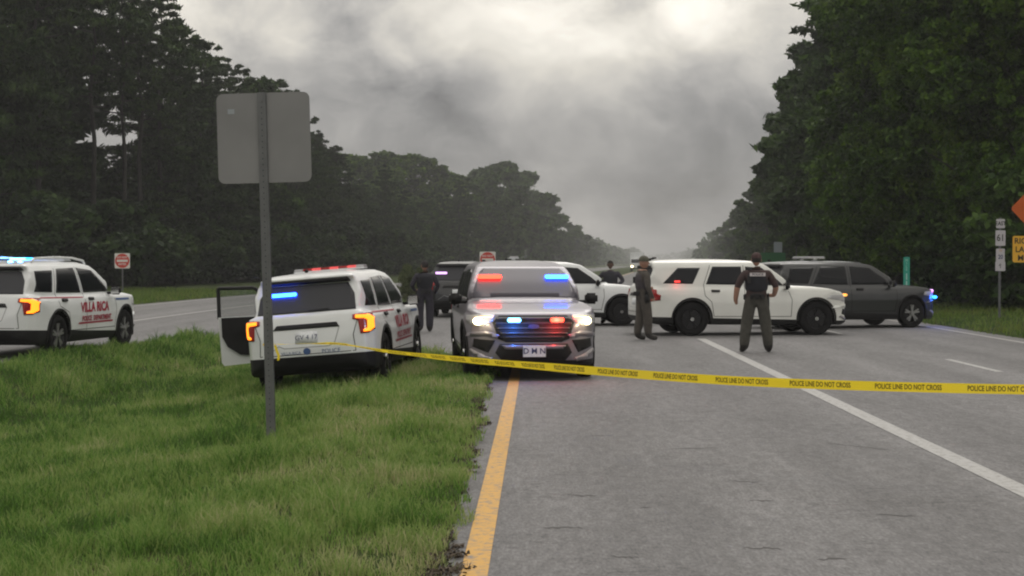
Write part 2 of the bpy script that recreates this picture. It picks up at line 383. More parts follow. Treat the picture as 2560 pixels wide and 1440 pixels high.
def dry_edge(m):
    nt = m.node_tree; N = nt.nodes; L = nt.links
    ramp = next(n for n in N if n.type == 'VALTORGB'); src = ramp.inputs['Fac'].links[0].from_socket
    ge = next(n for n in N if n.type == 'NEW_GEOMETRY'); sp = N.new('ShaderNodeSeparateXYZ'); L.new(ge.outputs['Position'], sp.inputs[0])
    mr = N.new('ShaderNodeMapRange'); mr.interpolation_type = 'SMOOTHSTEP'
    for k, v in zip(('From Min', 'From Max', 'To Min', 'To Max'), (-3.6, -.9, -.07, .055)): mr.inputs[k].default_value = v
    L.new(sp.outputs['X'], mr.inputs['Value']); ad = N.new('ShaderNodeMath'); L.new(src, ad.inputs[0]); L.new(mr.outputs[0], ad.inputs[1]); L.new(ad.outputs[0], ramp.inputs['Fac'])
    return m
M_grass = mat_leaf('verge_grass', [(0.067, 0.128, 0.030), (0.095, 0.205, 0.033), (0.168, 0.301, 0.062), (0.302, 0.371, 0.125), (0.235, 0.346, 0.094), (0.448, 0.435, 0.237)], .5, .38, .8, .34); dry_edge(M_grass)
M_grassfar = mat_leaf('far_verge_grass', [(0.057, 0.101, 0.024), (0.103, 0.176, 0.033), (0.172, 0.243, 0.055), (0.161, 0.176, 0.055)], .7, .25, .4, .3)

def blades(name, X, Y, Z, h, w, lean, mat, seed, label):
    rng = np.random.default_rng(seed); n = len(X)
    ang = rng.uniform(0, 2*np.pi, n); dx, dy = np.cos(ang), np.sin(ang)
    la = rng.uniform(0, 2*np.pi, n); l = lean*h*rng.uniform(.2, 1.2, n)
    lx, ly = np.cos(la)*l, np.sin(la)*l
    base = np.stack([X, Y, Z], -1); wv = np.stack([dx*w/2, dy*w/2, np.zeros(n)], -1)
    mid = base+np.stack([lx*.35, ly*.35, h*.55], -1); tip = base+np.stack([lx, ly, h*(1-.25*np.minimum(l/h, 1))], -1)
    b0, b1 = base-wv, base+wv; m0, m1 = mid-wv*.75, mid+wv*.75
    V = np.stack([b0, b1, m1, m0, tip], 1).reshape(-1, 3).astype(np.float32)
    i = np.arange(n, dtype=np.int32)[:, None]*5
    loops = np.concatenate([i+np.array([0, 1, 2, 3]), i+np.array([3, 2, 4])], 1).ravel().astype(np.int32)
    me = bpy.data.meshes.new(name); me.vertices.add(n*5); me.vertices.foreach_set('co', V.ravel())
    me.loops.add(n*7); me.loops.foreach_set('vertex_index', loops)
    me.polygons.add(n*2); st = np.stack([np.arange(n)*7, np.arange(n)*7+4], 1).ravel().astype(np.int32); me.polygons.foreach_set('loop_start', st)
    me.update(calc_edges=True)
    return tag(link(name, me, mat), label, 'grass', kind='stuff')
def vnoise(X, Y, f, seed):
    rng = np.random.default_rng(seed); T = rng.random((64, 64))
    x = X*f+1000; y = Y*f+1000; xi = np.floor(x).astype(int); yi = np.floor(y).astype(int); fx = sm(x-xi); fy = sm(y-yi)
    g = lambda a, b: T[a % 64, b % 64]
    return (g(xi, yi)*(1-fx)+g(xi+1, yi)*fx)*(1-fy)+(g(xi, yi+1)*(1-fx)+g(xi+1, yi+1)*fx)*fy
def build_grass():
    rng = np.random.default_rng(5)
    PX, PY, W, H, LN = [], [], [], [], []
    for y0, y1, dens, w, h in ((6.5, 10, 3000, .0068, .115), (10, 14, 2000, .008, .12), (14, 20, 1300, .010, .125), (20, 27, 850, .013, .13), (27, 35, 700, .017, .14)):
        x0 = -.36*y1-.5; x1 = .4; n = int((x1-x0)*(y1-y0)*dens)
        X = rng.uniform(x0, x1, n); Y = rng.uniform(y0, y1, n)
        k = (X > -.36*Y-.4) & (X > xd(Y)-3.2) & (X < xef(Y)+gshift(Y)+.16*(vnoise(X, Y, 3.5, 3)+vnoise(X, Y, 11, 8)-.65)) & (Y < nose(X)+.1) & (X > xl(Y)-.1)
        X, Y = X[k], Y[k]; cl = vnoise(X, Y, 2.2, 1); c2 = vnoise(X, Y, 6.5, 2)
        k = rng.random(len(X)) < (.12+1.35*c2)*(1-.85*np.exp(-((X-xd(Y)-.15)/.16)**2)); X, Y, cl, c2 = X[k], Y[k], cl[k], c2[k]
        edge = np.clip((xef(Y)+gshift(Y)-X)/.8, .25, 1)
        far = np.clip((xd(Y)-X)/1.5, 0, 1)*.25
        hh = h*(.55+.9*cl*c2*2)*rng.uniform(.5, 1.35, len(X))*(.5+.5*edge)*(1+far)
        PX.append(X); PY.append(Y); H.append(hh); W.append(np.full(len(X), w)*rng.uniform(.7, 1.3, len(X)))
    # taller weeds in tufts along the crest and scattered seed stalks
    for cx, cy, cn, ch, r in [(rng.uniform(-10, -4.6), 0, 60, .13, .18) for _ in range(60)]+[(rng.uniform(-6.5, -1.5), rng.uniform(10, 27), 24, .17, .10) for _ in range(120)]:
        if cy == 0: cy = float(nose(cx))-rng.uniform(.1, 2.4)
        if cx < xl(cy): continue
        PX.append(rng.normal(cx, r, cn)); PY.append(rng.normal(cy, r, cn)); H.append(ch*rng.uniform(.4, 1.3, cn)); W.append(np.full(cn, .011))
    X, Y, H, W = map(np.concatenate, (PX, PY, H, W))
    k = (X > xl(Y)); X, Y, H, W = X[k], Y[k], H[k], W[k]
    blades('median_grass', X, Y, zg(X, Y)-.01, H, W, .75, M_grass, 7, 'long rough green grass covering the median beside the turn lane')
    # right verge
    n = 30000; Y = rng.uniform(24, 75, n); X = XR+gshift(Y)+rng.uniform(-.12, 9, n)**1.0
    blades('verge_grass', X, Y, zg(X, Y)-.01, rng.uniform(.06, .22, n), rng.uniform(.015, .035, n), .6, M_grassfar, 8, 'strip of green grass along the right edge of the highway')
    n = 26000; Y = rng.uniform(46, 84, n); X = XLO+gshift(Y)-rng.uniform(-.1, 14, n)
    blades('far_verge_grass', X, Y, zg(X, Y)-.01, rng.uniform(.1, .3, n), rng.uniform(.02, .05, n), .6, M_grassfar, 9, 'grass strip between the opposite road and the dark woods')
    # dead root mat at the pavement edge
    n = 8000; Y = rng.uniform(7, 25, n); X = xef(Y)+gshift(Y)+rng.uniform(-.10, .03, n)+.36*(vnoise(Y, Y*0, 2.6, 12)**2)*(vnoise(Y, Y*0, 17, 13)**1.5)*rng.random(n)**.8*.8
    blades('dead_grass', X, Y, np.full(n, .004), rng.uniform(.01, .035, n), rng.uniform(.01, .025, n), 2.2, pmat('dead_thatch', (.075, .058, .042), .95, var=.5), 10, 'brown dead grass and dirt fringe along the pavement edge')
build_grass()

# ------------------------------------------------------------------ trees
M_pine = mat_leaf('pine_foliage', [(0.008, 0.018, 0.006), (0.016, 0.033, 0.010), (0.035, 0.063, 0.018), (0.062, 0.102, 0.027)], .65, .18, .45, .26)
M_mixed = mat_leaf('mixed_foliage', [(0.008, 0.022, 0.005), (0.020, 0.045, 0.010), (0.049, 0.096, 0.018), (0.086, 0.150, 0.031)], .6, .20, .45, .26)
M_broad = mat_leaf('broadleaf_foliage', [(0.008, 0.023, 0.003), (0.024, 0.057, 0.007), (0.067, 0.130, 0.013), (0.132, 0.215, 0.024)], .55, .22, .62, .20)  # noise ramp puts lit clumps and dark gaps into the leaf colour
M_bark = pmat('bark', (.022, .020, .017), .9, var=.35, vscale=5, bump=.6, bscale=12)
def leaf_quads(C, rad, n, size, rng, flat=.6, slim=.42, up=0.):
    """n leaves round every clump centre"""
    C = np.repeat(C, n, 0); rr = np.repeat(rad, n); m = len(C)
    d = rng.normal(size=(m, 3)); d /= np.linalg.norm(d, axis=1)[:, None]
    P = C+d*(rr*rng.random(m)**.45)[:, None]*np.array([1, 1, flat])
    u = rng.normal(size=(m, 3)); u /= np.linalg.norm(u, axis=1)[:, None]
    v = np.cross(u, rng.normal(size=(m, 3))); v /= np.linalg.norm(v, axis=1)[:, None]
    s = size*rng.uniform(.55, 1.4, m)[:, None]
    return np.stack([P-u*s*.8, P-v*s*slim, P+u*s*.8, P+v*s*slim], 1)
def pine_crown(seed, H, Rm, base, leaf, sparse=1.0):
    rng = np.random.default_rng(seed); C, Rd = [], []
    z = base*H
    while z < H*.985:
        t = (z-base*H)/(H*(1-base)); prof = (min(1, .45+t*1.8) if t < .3 else 1-((t-.3)/.72)**1.5)*Rm
        nb = max(3, int(rng.integers(4, 7)*sparse)); a0 = rng.uniform(0, 6.3)
        for k in range(nb):
            a = a0+k*6.283/nb+rng.normal(0, .25); Lb = max(.35, prof*rng.uniform(.40, 1.25))
            m = max(1, int(Lb/.65))
            for j in range(m):
                f = (j+1)/m
                if f < .3: continue
                C.append((math.cos(a)*Lb*f+rng.normal(0, .15), math.sin(a)*Lb*f+rng.normal(0, .15), z+Lb*.22*f-.35*f*f*Lb*.5+rng.normal(0, .12)))
                Rd.append(rng.uniform(.30, .58)*(1.15-.3*t))
        z += rng.uniform(.42, .75)
    C.append((0, 0, H-.2)); Rd.append(.3)
    return leaf_quads(np.array(C), np.array(Rd), int(40*(.3/leaf)**1.2), leaf*1.15, rng, .42, .24)
def broad_crown(seed, H, Rm, base, leaf, nl=13, dens=1.0, pointy=0.0):
    rng = np.random.default_rng(seed); C, Rd = [], []; zb = base*H; hh = (H-zb)/2; zc = zb+hh
    lobes = []
    for k in range(nl):
        t = (k+.5)/nl; z = zb+(H-zb)*t*.92+hh*.04
        prof = math.sqrt(max(.05, 1-((z-zc)/hh)**2))*Rm*(1-pointy*t)
        a = k*2.4+rng.normal(0, .4); r = prof*rng.uniform(.45, .92)
        lobes.append((math.cos(a)*r, math.sin(a)*r, z, max(.6, Rm*rng.uniform(.20, .40)*(1-.35*t))))
    lobes.append((0, 0, zc, Rm*.55)); lobes.append((0, 0, H-Rm*.42, Rm*.36))
    for x, y, z, r in lobes:
        m = int(38*r*r*dens*.9)+8
        d = rng.normal(size=(m, 3)); d /= np.linalg.norm(d, axis=1)[:, None]
        rr = r*rng.uniform(.78, 1.06, m)
        C.append(np.array([x, y, z])+d*rr[:, None]*np.array([1, 1, .68])); Rd.append(rng.uniform(.20, .42, m))
    C = np.concatenate(C); Rd = np.concatenate(Rd); k = C[:, 2] > .3; C, Rd = C[k], Rd[k]
    return leaf_quads(C, Rd, int(17*(.3/leaf)**1.15), leaf, rng, .8)
def trunk_mesh(seed, H, base, r0, Rm, pine):
    rng = random.Random(seed); bm = bmesh.new(); p = Vector((0, 0, -.3)); n = 7; top = H*(.95 if pine else .8)
    for k in range(n):
        q = Vector((rng.uniform(-.12, .12)*k*.5, rng.uniform(-.12, .12)*k*.5, top*(k+1)/n))
        add_cyl(bm, p, q, r0*(1-.85*k/n), r0*(1-.85*(k+1)/n), 8, k == 0); p = q
        if k >= 1:
            for j in range(3 if pine else 2):
                a = rng.uniform(0, 6.3); z0 = top*(k+rng.random())/n; Lb = Rm*rng.uniform(.5, .9)*(1-.6*k/n)
                if z0 < base*H*.8: continue
                s = Vector((0, 0, z0)); e = s+Vector((math.cos(a)*Lb, math.sin(a)*Lb, Lb*(.1 if pine else .6)))
                add_cyl(bm, s, e, r0*.28*(1-.7*k/n)+.02, .015, 5, False)
    return mesh_of(bm, 'trunk', True)
TT = {}
def tree_type(key, kind, seed, H, Rm, base, leaf, r0=.2, **kw):
    q = (pine_crown if kind == 'pine' else broad_crown)(seed, H, Rm, base, leaf, **kw)
    TT[key] = (quad_mesh(key+'_crown', q.reshape(-1, 3), 4), trunk_mesh(seed, H, base, r0, Rm, kind == 'pine'), H, Rm)
tree_type('pineA', 'pine', 1, 18, 3.6, .10, .22)
tree_type('pineB', 'pine', 2, 18, 3.2, .16, .22)
tree_type('pineC', 'pine', 3, 18, 4.0, .08, .22)
tree_type('pineS', 'pine', 4, 18, 3.7, .56, .25, sparse=.72)
tree_type('pineT', 'pine', 44, 18, 2.6, .30, .25, sparse=.45)
tree_type('mixA', 'broad', 5, 16, 4.3, .05, .27, nl=24)
tree_type('mixB', 'broad', 6, 16, 3.8, .05, .27, pointy=.45, nl=24)
tree_type('mixC', 'broad', 7, 16, 4.6, .08, .27, nl=28)
tree_type('oakA', 'broad', 8, 20, 5.2, .06, .14, nl=46, dens=.8, r0=.3)
tree_type('oakB', 'broad', 9, 18, 4.6, .05, .14, nl=40, dens=.8, pointy=.35, r0=.26)
tree_type('bushA', 'broad', 10, 3.2, 2.2, .0, .16, nl=8, dens=1.5, r0=.05)
tree_type('bushB', 'broad', 11, 4.2, 2.0, .0, .18, nl=9, dens=1.5, r0=.06)
tree_type('farA', 'broad', 12, 16, 5.0, .0, .55, nl=12, dens=.8)
tree_type('farB', 'pine', 13, 17, 4.2, .05, .50, sparse=.8)
def tree(key, name, X, Y, H, mat, label, group, wid=1.0, rz=None, rng=random.Random(3)):
    crown, trunk, H0, _ = TT[key]; s = H/H0
    o = empty(name, (X, Y, float(zg(X, Y))), (0, 0, rng.uniform(0, 6.28) if rz is None else rz)); o.scale = (s*wid, s*wid, s)
    tag(o, label, 'bush' if 'bush' in name else 'tree', group)
    link('crown', crown, mat, o)
    link('trunk' if 'bush' not in name else 'stem', trunk, M_bark, o)
    return o
def by_px(px, ytop, Y): return (px-1280)*Y/FPX, 1.74+(HZ-ytop)*Y/FPX

def build_trees():
    rg = random.Random(11); wr = random.Random(4)
    # --- left woods, front row: (px, top row in the photo, distance, type, material, label)
    GL = 'trees of the dark woods left of the highway'
    front = [
        (-90, -420, 80, 'pineA'), (-25, -330, 82, 'pineB'), (95, -200, 86, 'pineS'), (235, -170, 90, 'pineS'), (312, -90, 93, 'pineS'), (352, -60, 97, 'pineS'),
        (402, -40, 101, 'pineB'), (446, 55, 107, 'pineC'), (505, 108, 112, 'pineA'), (548, 125, 117, 'pineB'), (600, 170, 122, 'pineC'), (650, 184, 127, 'mixB'), (702, 205, 133, 'pineA'),
        (742, 232, 140, 'pineB'), (796, 332, 150, 'pineC'), (842, 370, 160, 'pineA'), (905, 470, 170, 'pineC'), (962, 418, 182, 'pineB'), (1012, 480, 196, 'pineA'), (1062, 500, 210, 'mixC'), (1100, 490, 224, 'pineC'), (1150, 455, 240, 'pineA')]
    far = [(880, 384, 232, 'mixA'), (938, 378, 240, 'mixC'), (992, 384, 248, 'mixA'), (1042, 382, 256, 'mixC'), (1090, 412, 262, 'mixA'), (1125, 430, 270, 'mixA'),
           (1195, 440, 282, 'mixC'), (1222, 412, 300, 'farA'), (1252, 400, 318, 'farA'), (1290, 422, 340, 'farA'), (1328, 470, 365, 'farA'), (1368, 510, 395, 'farA'), (1402, 530, 430, 'farA'), (1432, 560, 480, 'farA'), (1458, 585, 540, 'farA'), (1482, 602, 610, 'farA')]
    lab = ['at the far left edge, its top beyond the photo', 'second from the left edge above the white police car', 'thin, with pale sky showing between its boughs', 'with the widest sky gaps, behind the small square sign',
           'just right of the sky gaps', 'tall crown cut by the top edge', 'last crown reaching the top edge of the photo', 'first crown wholly below the top edge', 'ragged crown right of the first full one', 'small peak above the grey sign panel',
           'rounded crown upper left of the grey sign', 'crown directly above the grey sign panel', 'crown above the right half of the grey sign', 'pointed tip at the upper right of the grey sign', 'rounded crown at the right edge of the sign panel', 'lower crown stepping down right of the sign',
           'low crown in front of the pale ridge', 'lone dark spire standing before the paler trees', 'low crown right of the dark spire', 'crown above the standing officer in dark uniform', 'conifer behind the officer and light bars', 'dark crown left of the tallest far crown']
    for (px, yt, Y, k), lb in zip(front, lab):
        X, H = by_px(px, yt, Y); nm = 'pine_tree' if k.startswith('pine') else 'leafy_tree'
        w = 1.0 if H < 19 else .92
        tree(k, nm, X, Y, H, M_pine if 'pine' in k else M_mixed, ('dark pine, ' if 'pine' in k else 'dark leafy tree, ')+lb, GL, w*(1.08 if Y > 105 else 1.0)*wr.uniform(.85, 1.2))
    for i, (px, yt, Y, k) in enumerate(far):
        X, H = by_px(px, yt, Y)
        tree(k, 'leafy_tree', X, Y, H, M_broad if Y < 275 else M_mixed, 'hazy tree of the paler far stretch of the left woods', 'hazy trees further along the left side', 1.3 if Y < 300 else 1.25)  # lighter foliage on the nearer ones stands in for the paleness of haze
    # second row fills the wall of leaves behind (kept low behind the sky gaps)
    Y = 84.
    while Y < 230:
        px = (-40/Y+.1)*FPX+1280+rg.uniform(-12, 12)
        if px < 1200:
            top = np.interp(px, [-200, -20, 40, 90, 400, 460, 520, 700, 850, 1000, 1200], [-350, -200, 300, 345, 345, 190, 200, 290, 430, 500, 520])+rg.uniform(0, 60)
            X, H = by_px(px, top, Y)
            tree(rg.choice(['mixA', 'pineC', 'pineC', 'pineA']), 'forest_tree', X, Y, max(H, 6), M_pine, 'dark tree of the second row, filling the left woods', 'second row of the left woods', 1.3)
        Y *= 1.042
    Y = 92.
    while Y < 175:
        px = (-46/Y+.1)*FPX+1280+rg.uniform(-12, 12)
        top = np.interp(px, [-200, -40, 30, 90, 430, 480, 520, 700, 850, 1000, 1200], [-300, -100, 360, 440, 440, 300, 260, 350, 480, 530, 550])
        X, H = by_px(px, top, Y)
        tree(rg.choice(['mixA', 'mixC', 'pineC']), 'forest_tree', X, Y, max(H, 5), M_pine, 'dark tree deep inside the left woods', 'trees deep inside the left woods', 1.5)
        Y *= 1.045
    # understory along the foot of the woods
    Y = 74.
    while Y < 190:
        px = (-32/Y+.1)*FPX+1280; X = (px-1280)*Y/FPX+rg.uniform(-.8, .8)
        tree(rg.choice(['bushA', 'bushB']), 'bush', X, Y, rg.uniform(3.0, 5.5), M_pine, 'low dark bush at the foot of the left woods', 'bushes along the foot of the left woods', 1.25)
        Y *= 1.035
    # --- right side
    GR = 'trees on the right side of the highway'
    right = [
        (2600, -620, 50, 'oakA', 'big green tree at the right edge above the orange sign'), (2465, -520, 54, 'oakB', 'tall leafy green tree behind the stacked route signs'), (2330, -420, 58, 'oakA', 'tall leafy green tree with boughs overhanging the grey police car'),
        (2400, 60, 60, 'oakB', 'shorter bright leafy tree left of the route signs'), (2560, 40, 58, 'oakA', 'leafy tree behind the orange sign'),
        (2245, -330, 70, 'oakB', 'dark tree above the green marker post'), (2290, 130, 76, 'mixC', 'dark leafy tree behind the green marker post'),
        (2165, -200, 88, 'pineC', 'dark conifer crossing the top edge right of the sky'), (2205, 80, 84, 'mixC', 'dark round tree behind the grey police car'),
        (2100, -40, 102, 'mixB', 'dark tree with feathery boughs against the bright cloud'), (2140, 150, 98, 'mixA', 'dark tree low behind the cars'), (2045, 95, 118, 'mixB', 'ragged crown leaning toward the sky, right side'),
        (2012, 185, 132, 'mixB', 'feathery crown, second step of the right skyline'), (1985, 320, 150, 'mixB', 'crown on the third step of the right skyline'), (2070, 260, 140, 'mixC', 'dark round crown above the officer in the black vest'),
        (1948, 355, 170, 'mixB', 'pointed crown on the fourth step of the right skyline'), (2000, 400, 160, 'mixC', 'crown filling the woods above the green road sign'), (1918, 430, 196, 'mixA', 'greyish crown above the white roof, right side'),
        (1895, 480, 225, 'mixA', 'hazy crown on the lower part of the right skyline'), (1868, 515, 262, 'mixC', 'hazier small crown further down the right skyline')]
    for px, yt, Y, k, lb in right:
        X, H = by_px(px, yt, Y); H = min(H, 24)
        tree(k, 'pine_tree' if 'pine' in k else 'leafy_tree', X, Y, H, M_broad if Y < 80 else M_mixed, lb, GR, 1.0 if k.startswith('oak') else 1.15)
    for px, yt, Y in [(1845, 535, 310), (1826, 548, 370), (1808, 570, 440), (1795, 590, 520), (1780, 606, 620)]:
        X, H = by_px(px, yt, Y); tree('farA', 'leafy_tree', X, Y, H, M_mixed, 'hazy far tree where the right woods run out', 'hazy far trees on the right side', 1.2)
    Y = 66.
    while Y < 330:                                  # filling row on the right
        X = 27+.1*Y+rg.uniform(-1, 1); px = X*FPX/Y+1280
        top = np.interp(px, [1700, 1800, 1850, 1900, 1960, 2030, 2100, 2300, 2600], [640, 590, 560, 480, 400, 250, 120, -100, -300])
        X, H = by_px(px, top+30, Y)
        tree(rg.choice(['mixA', 'mixC', 'pineC']), 'forest_tree', X, Y, min(max(H, 5), 22), M_mixed, 'dark tree filling the right woods behind the front row', 'second row of the right woods', 1.25)
        Y *= 1.06
    Y = 47.
    while Y < 200:
        X = 15.0+.1*Y*.9+rg.uniform(-.6, .9) if Y > 55 else 16.2+rg.uniform(-.4, .6)
        tree(rg.choice(['bushA', 'bushB']), 'bush', X, Y, rg.uniform(2.6, 4.6), M_mixed, 'leafy bush at the foot of the right woods', 'bushes along the foot of the right woods', 1.2)
        Y *= 1.045
    tree('bushA', 'bush', *at(1024, 60), 1.6, mat_leaf('pale_bush_foliage', [(.06, .08, .035), (.12, .15, .07), (.18, .20, .10)], .6, .3, .6, .4), 'pale green bush left of the officer in dark uniform', None, .55)
    # --- far woods that read as one mass
    rng = np.random.default_rng(77); C, Rd = [], []
    for Y in np.geomspace(560, 2300, 70):
        for side, off in ((-1, -36), (-1, -50), (1, 26), (1, 40)):
            cx = off+.1*Y+gshift(Y)*0+rng.uniform(-4, 4)
            if side < 0: top = 11+rng.uniform(-1, 3)
            else: top = 11+rng.uniform(-2, 2); cx += 12 if Y > 700 else 0
            if Y > 1700: top += 6
            for _ in range(26):
                a = rng.uniform(0, 6.28); z = rng.uniform(0, 1); r = 7*math.sqrt(1-z*z*.9)*rng.random()**.4
                C.append((cx+math.cos(a)*r, Y+math.sin(a)*r*2, z*top)); Rd.append(2.0)
    for x in np.arange(-120, 420, 6.):                     # closing the end of the corridor
        for _ in range(14): C.append((x+rng.uniform(-4, 4), 2350+rng.uniform(-20, 20), rng.uniform(0, 15+3*math.sin(x*.05)))); Rd.append(3.)
    q = leaf_quads(np.array(C), np.array(Rd), 9, 1.7, rng, .9)
    tag(link('distant_woods', quad_mesh('distant_woods', q.reshape(-1, 3), 4), M_mixed), 'distant hazy woods closing in where the highway vanishes', 'woods', kind='stuff')
build_trees()

def build_haze():
    m = bpy.data.materials.new('haze_air'); m.use_nodes = True; nt = m.node_tree; nt.nodes.clear()
    out = nt.nodes.new('ShaderNodeOutputMaterial'); v = nt.nodes.new('ShaderNodeVolumePrincipled')
    v.inputs['Color'].default_value = (.92, .93, .95, 1); v.inputs['Density'].default_value = .00056; v.inputs['Anisotropy'].default_value = .2
    nt.links.new(v.outputs[0], out.inputs['Volume'])
    o = link('haze', box_me((150, 1200, 18), (5600, 2700, 46)), m); tag(o, kind='stuff')
build_haze()

# ------------------------------------------------------------------ vehicles
# local frame: x runs from the rear bumper (0) to the nose, y to the car's left, z up
def mirror(p): return p+[(a, -b) for a, b in p[::-1] if abs(b) > 1e-6]
def mirror_sec(p): return p+[(-a, b) for a, b in p[::-1] if abs(a) > 1e-6]
SPEC = {
 'patrol': dict(L=5.05, wr=1.10, wf=4.12, R=.385,
   low=[(.16, .30), (.05, .38), (.0, .50), (.0, .66), (.035, .84), (.075, 1.02), (.12, 1.14), (.6, 1.15), (3.55, 1.12), (3.74, 1.15), (4.2, 1.115), (4.62, 1.05), (4.84, .985), (4.93, .90), (4.985, .76), (5.035, .58), (5.03, .42), (4.96, .27), (4.8, .22), (.4, .24)],
   lsec=[(.0, .2), (.92, .2), (.975, .36), (.985, .52), (1.0, .74), (.985, .93), (.945, 1.06), (.86, 1.13), (.5, 1.19), (0, 1.21)],
   lplan=[(-.1, 0), (.0, .35), (.03, .68), (.11, .86), (.30, .955), (.8, .995), (1.1, 1.0), (4.1, 1.0), (4.45, .97), (4.72, .90), (4.88, .78), (4.98, .58), (5.04, .3), (5.05, 0)],
   gh=[(.10, 1.0), (.16, 1.14), (.36, 1.52), (.40, 1.60), (.30, 1.665), (.34, 1.70), (.7, 1.735), (1.3, 1.765), (2.1, 1.765), (2.65, 1.735), (3.02, 1.66), (3.40, 1.42), (3.80, 1.13), (3.84, 1.0)],
   gsec=[(0, .95), (.93, .95), (.90, 1.12), (.845, 1.34), (.765, 1.58), (.70, 1.68), (.60, 1.735), (.35, 1.765), (0, 1.775)],
   gplan=[(.0, 0), (.06, .55), (.22, .78), (.6, .88), (1.2, .93), (3.0, .93), (3.5, .86), (3.74, .70), (3.86, .35), (3.9, 0)],
   win=[[(.42, 1.20), (1.02, 1.18), (1.26, 1.585), (.56, 1.575)], [(1.17, 1.17), (2.20, 1.15), (2.20, 1.625), (1.46, 1.61)], [(2.32, 1.15), (3.50, 1.15), (3.30, 1.32), (2.93, 1.575), (2.32, 1.625)]],
   ws=[(-.83, 1.185), (-.4, 1.205), (.4, 1.205), (.83, 1.185), (.78, 1.32), (.67, 1.575), (.60, 1.635), (-.60, 1.635), (-.67, 1.575), (-.78, 1.32)],
   rw=[(-.745, 1.165), (.745, 1.165), (.72, 1.40), (.62, 1.57), (-.62, 1.57), (-.72, 1.40)]),
 'utility': dict(L=5.10, wr=1.19, wf=4.23, R=.395,
   low=[(.14, .32), (.04, .42), (.0, .58), (.01, .80), (.05, 1.0), (.10, 1.16), (.6, 1.18), (3.5, 1.15), (3.68, 1.18), (4.1, 1.16), (4.55, 1.11), (4.86, 1.03), (4.97, .94), (5.03, .80), (5.08, .60), (5.08, .42), (5.0, .28), (4.85, .24), (.4, .27)],
   lsec=[(0, .2), (.92, .2), (.965, .38), (.975, .56), (.985, .78), (.965, .97), (.93, 1.10), (.84, 1.17), (.5, 1.22), (0, 1.24)],
   lplan=[(-.1, 0), (.0, .4), (.03, .74), (.10, .88), (.28, .95), (.8, .985), (4.2, .985), (4.55, .96), (4.85, .90), (4.98, .80), (5.06, .58), (5.1, .3), (5.11, 0)],
   gh=[(.08, 1.0), (.13, 1.18), (.30, 1.55), (.26, 1.72), (.34, 1.765), (.8, 1.80), (1.5, 1.815), (2.2, 1.80), (2.7, 1.765), (3.0, 1.69), (3.4, 1.40), (3.70, 1.16), (3.74, 1.0)],
   gsec=[(0, .95), (.92, .95), (.90, 1.15), (.85, 1.38), (.79, 1.62), (.73, 1.72), (.62, 1.775), (.35, 1.805), (0, 1.815)],
   gplan=[(.0, 0), (.05, .6), (.2, .82), (.6, .90), (1.2, .93), (3.0, .93), (3.45, .87), (3.66, .72), (3.76, .35), (3.8, 0)],
   win=[[(.50, 1.235), (1.22, 1.225), (1.42, 1.60), (.88, 1.60)], [(1.54, 1.215), (2.42, 1.20), (2.42, 1.63), (1.72, 1.63)], [(2.52, 1.20), (3.44, 1.18), (3.22, 1.38), (2.92, 1.60), (2.52, 1.63)]],
   ws=[(-.84, 1.21), (-.4, 1.23), (.4, 1.23), (.84, 1.21), (.70, 1.60), (.62, 1.66), (-.62, 1.66), (-.70, 1.60)],
   rw=[(-.78, 1.22), (.78, 1.22), (.70, 1.60), (-.70, 1.60)])}
CAR = {}
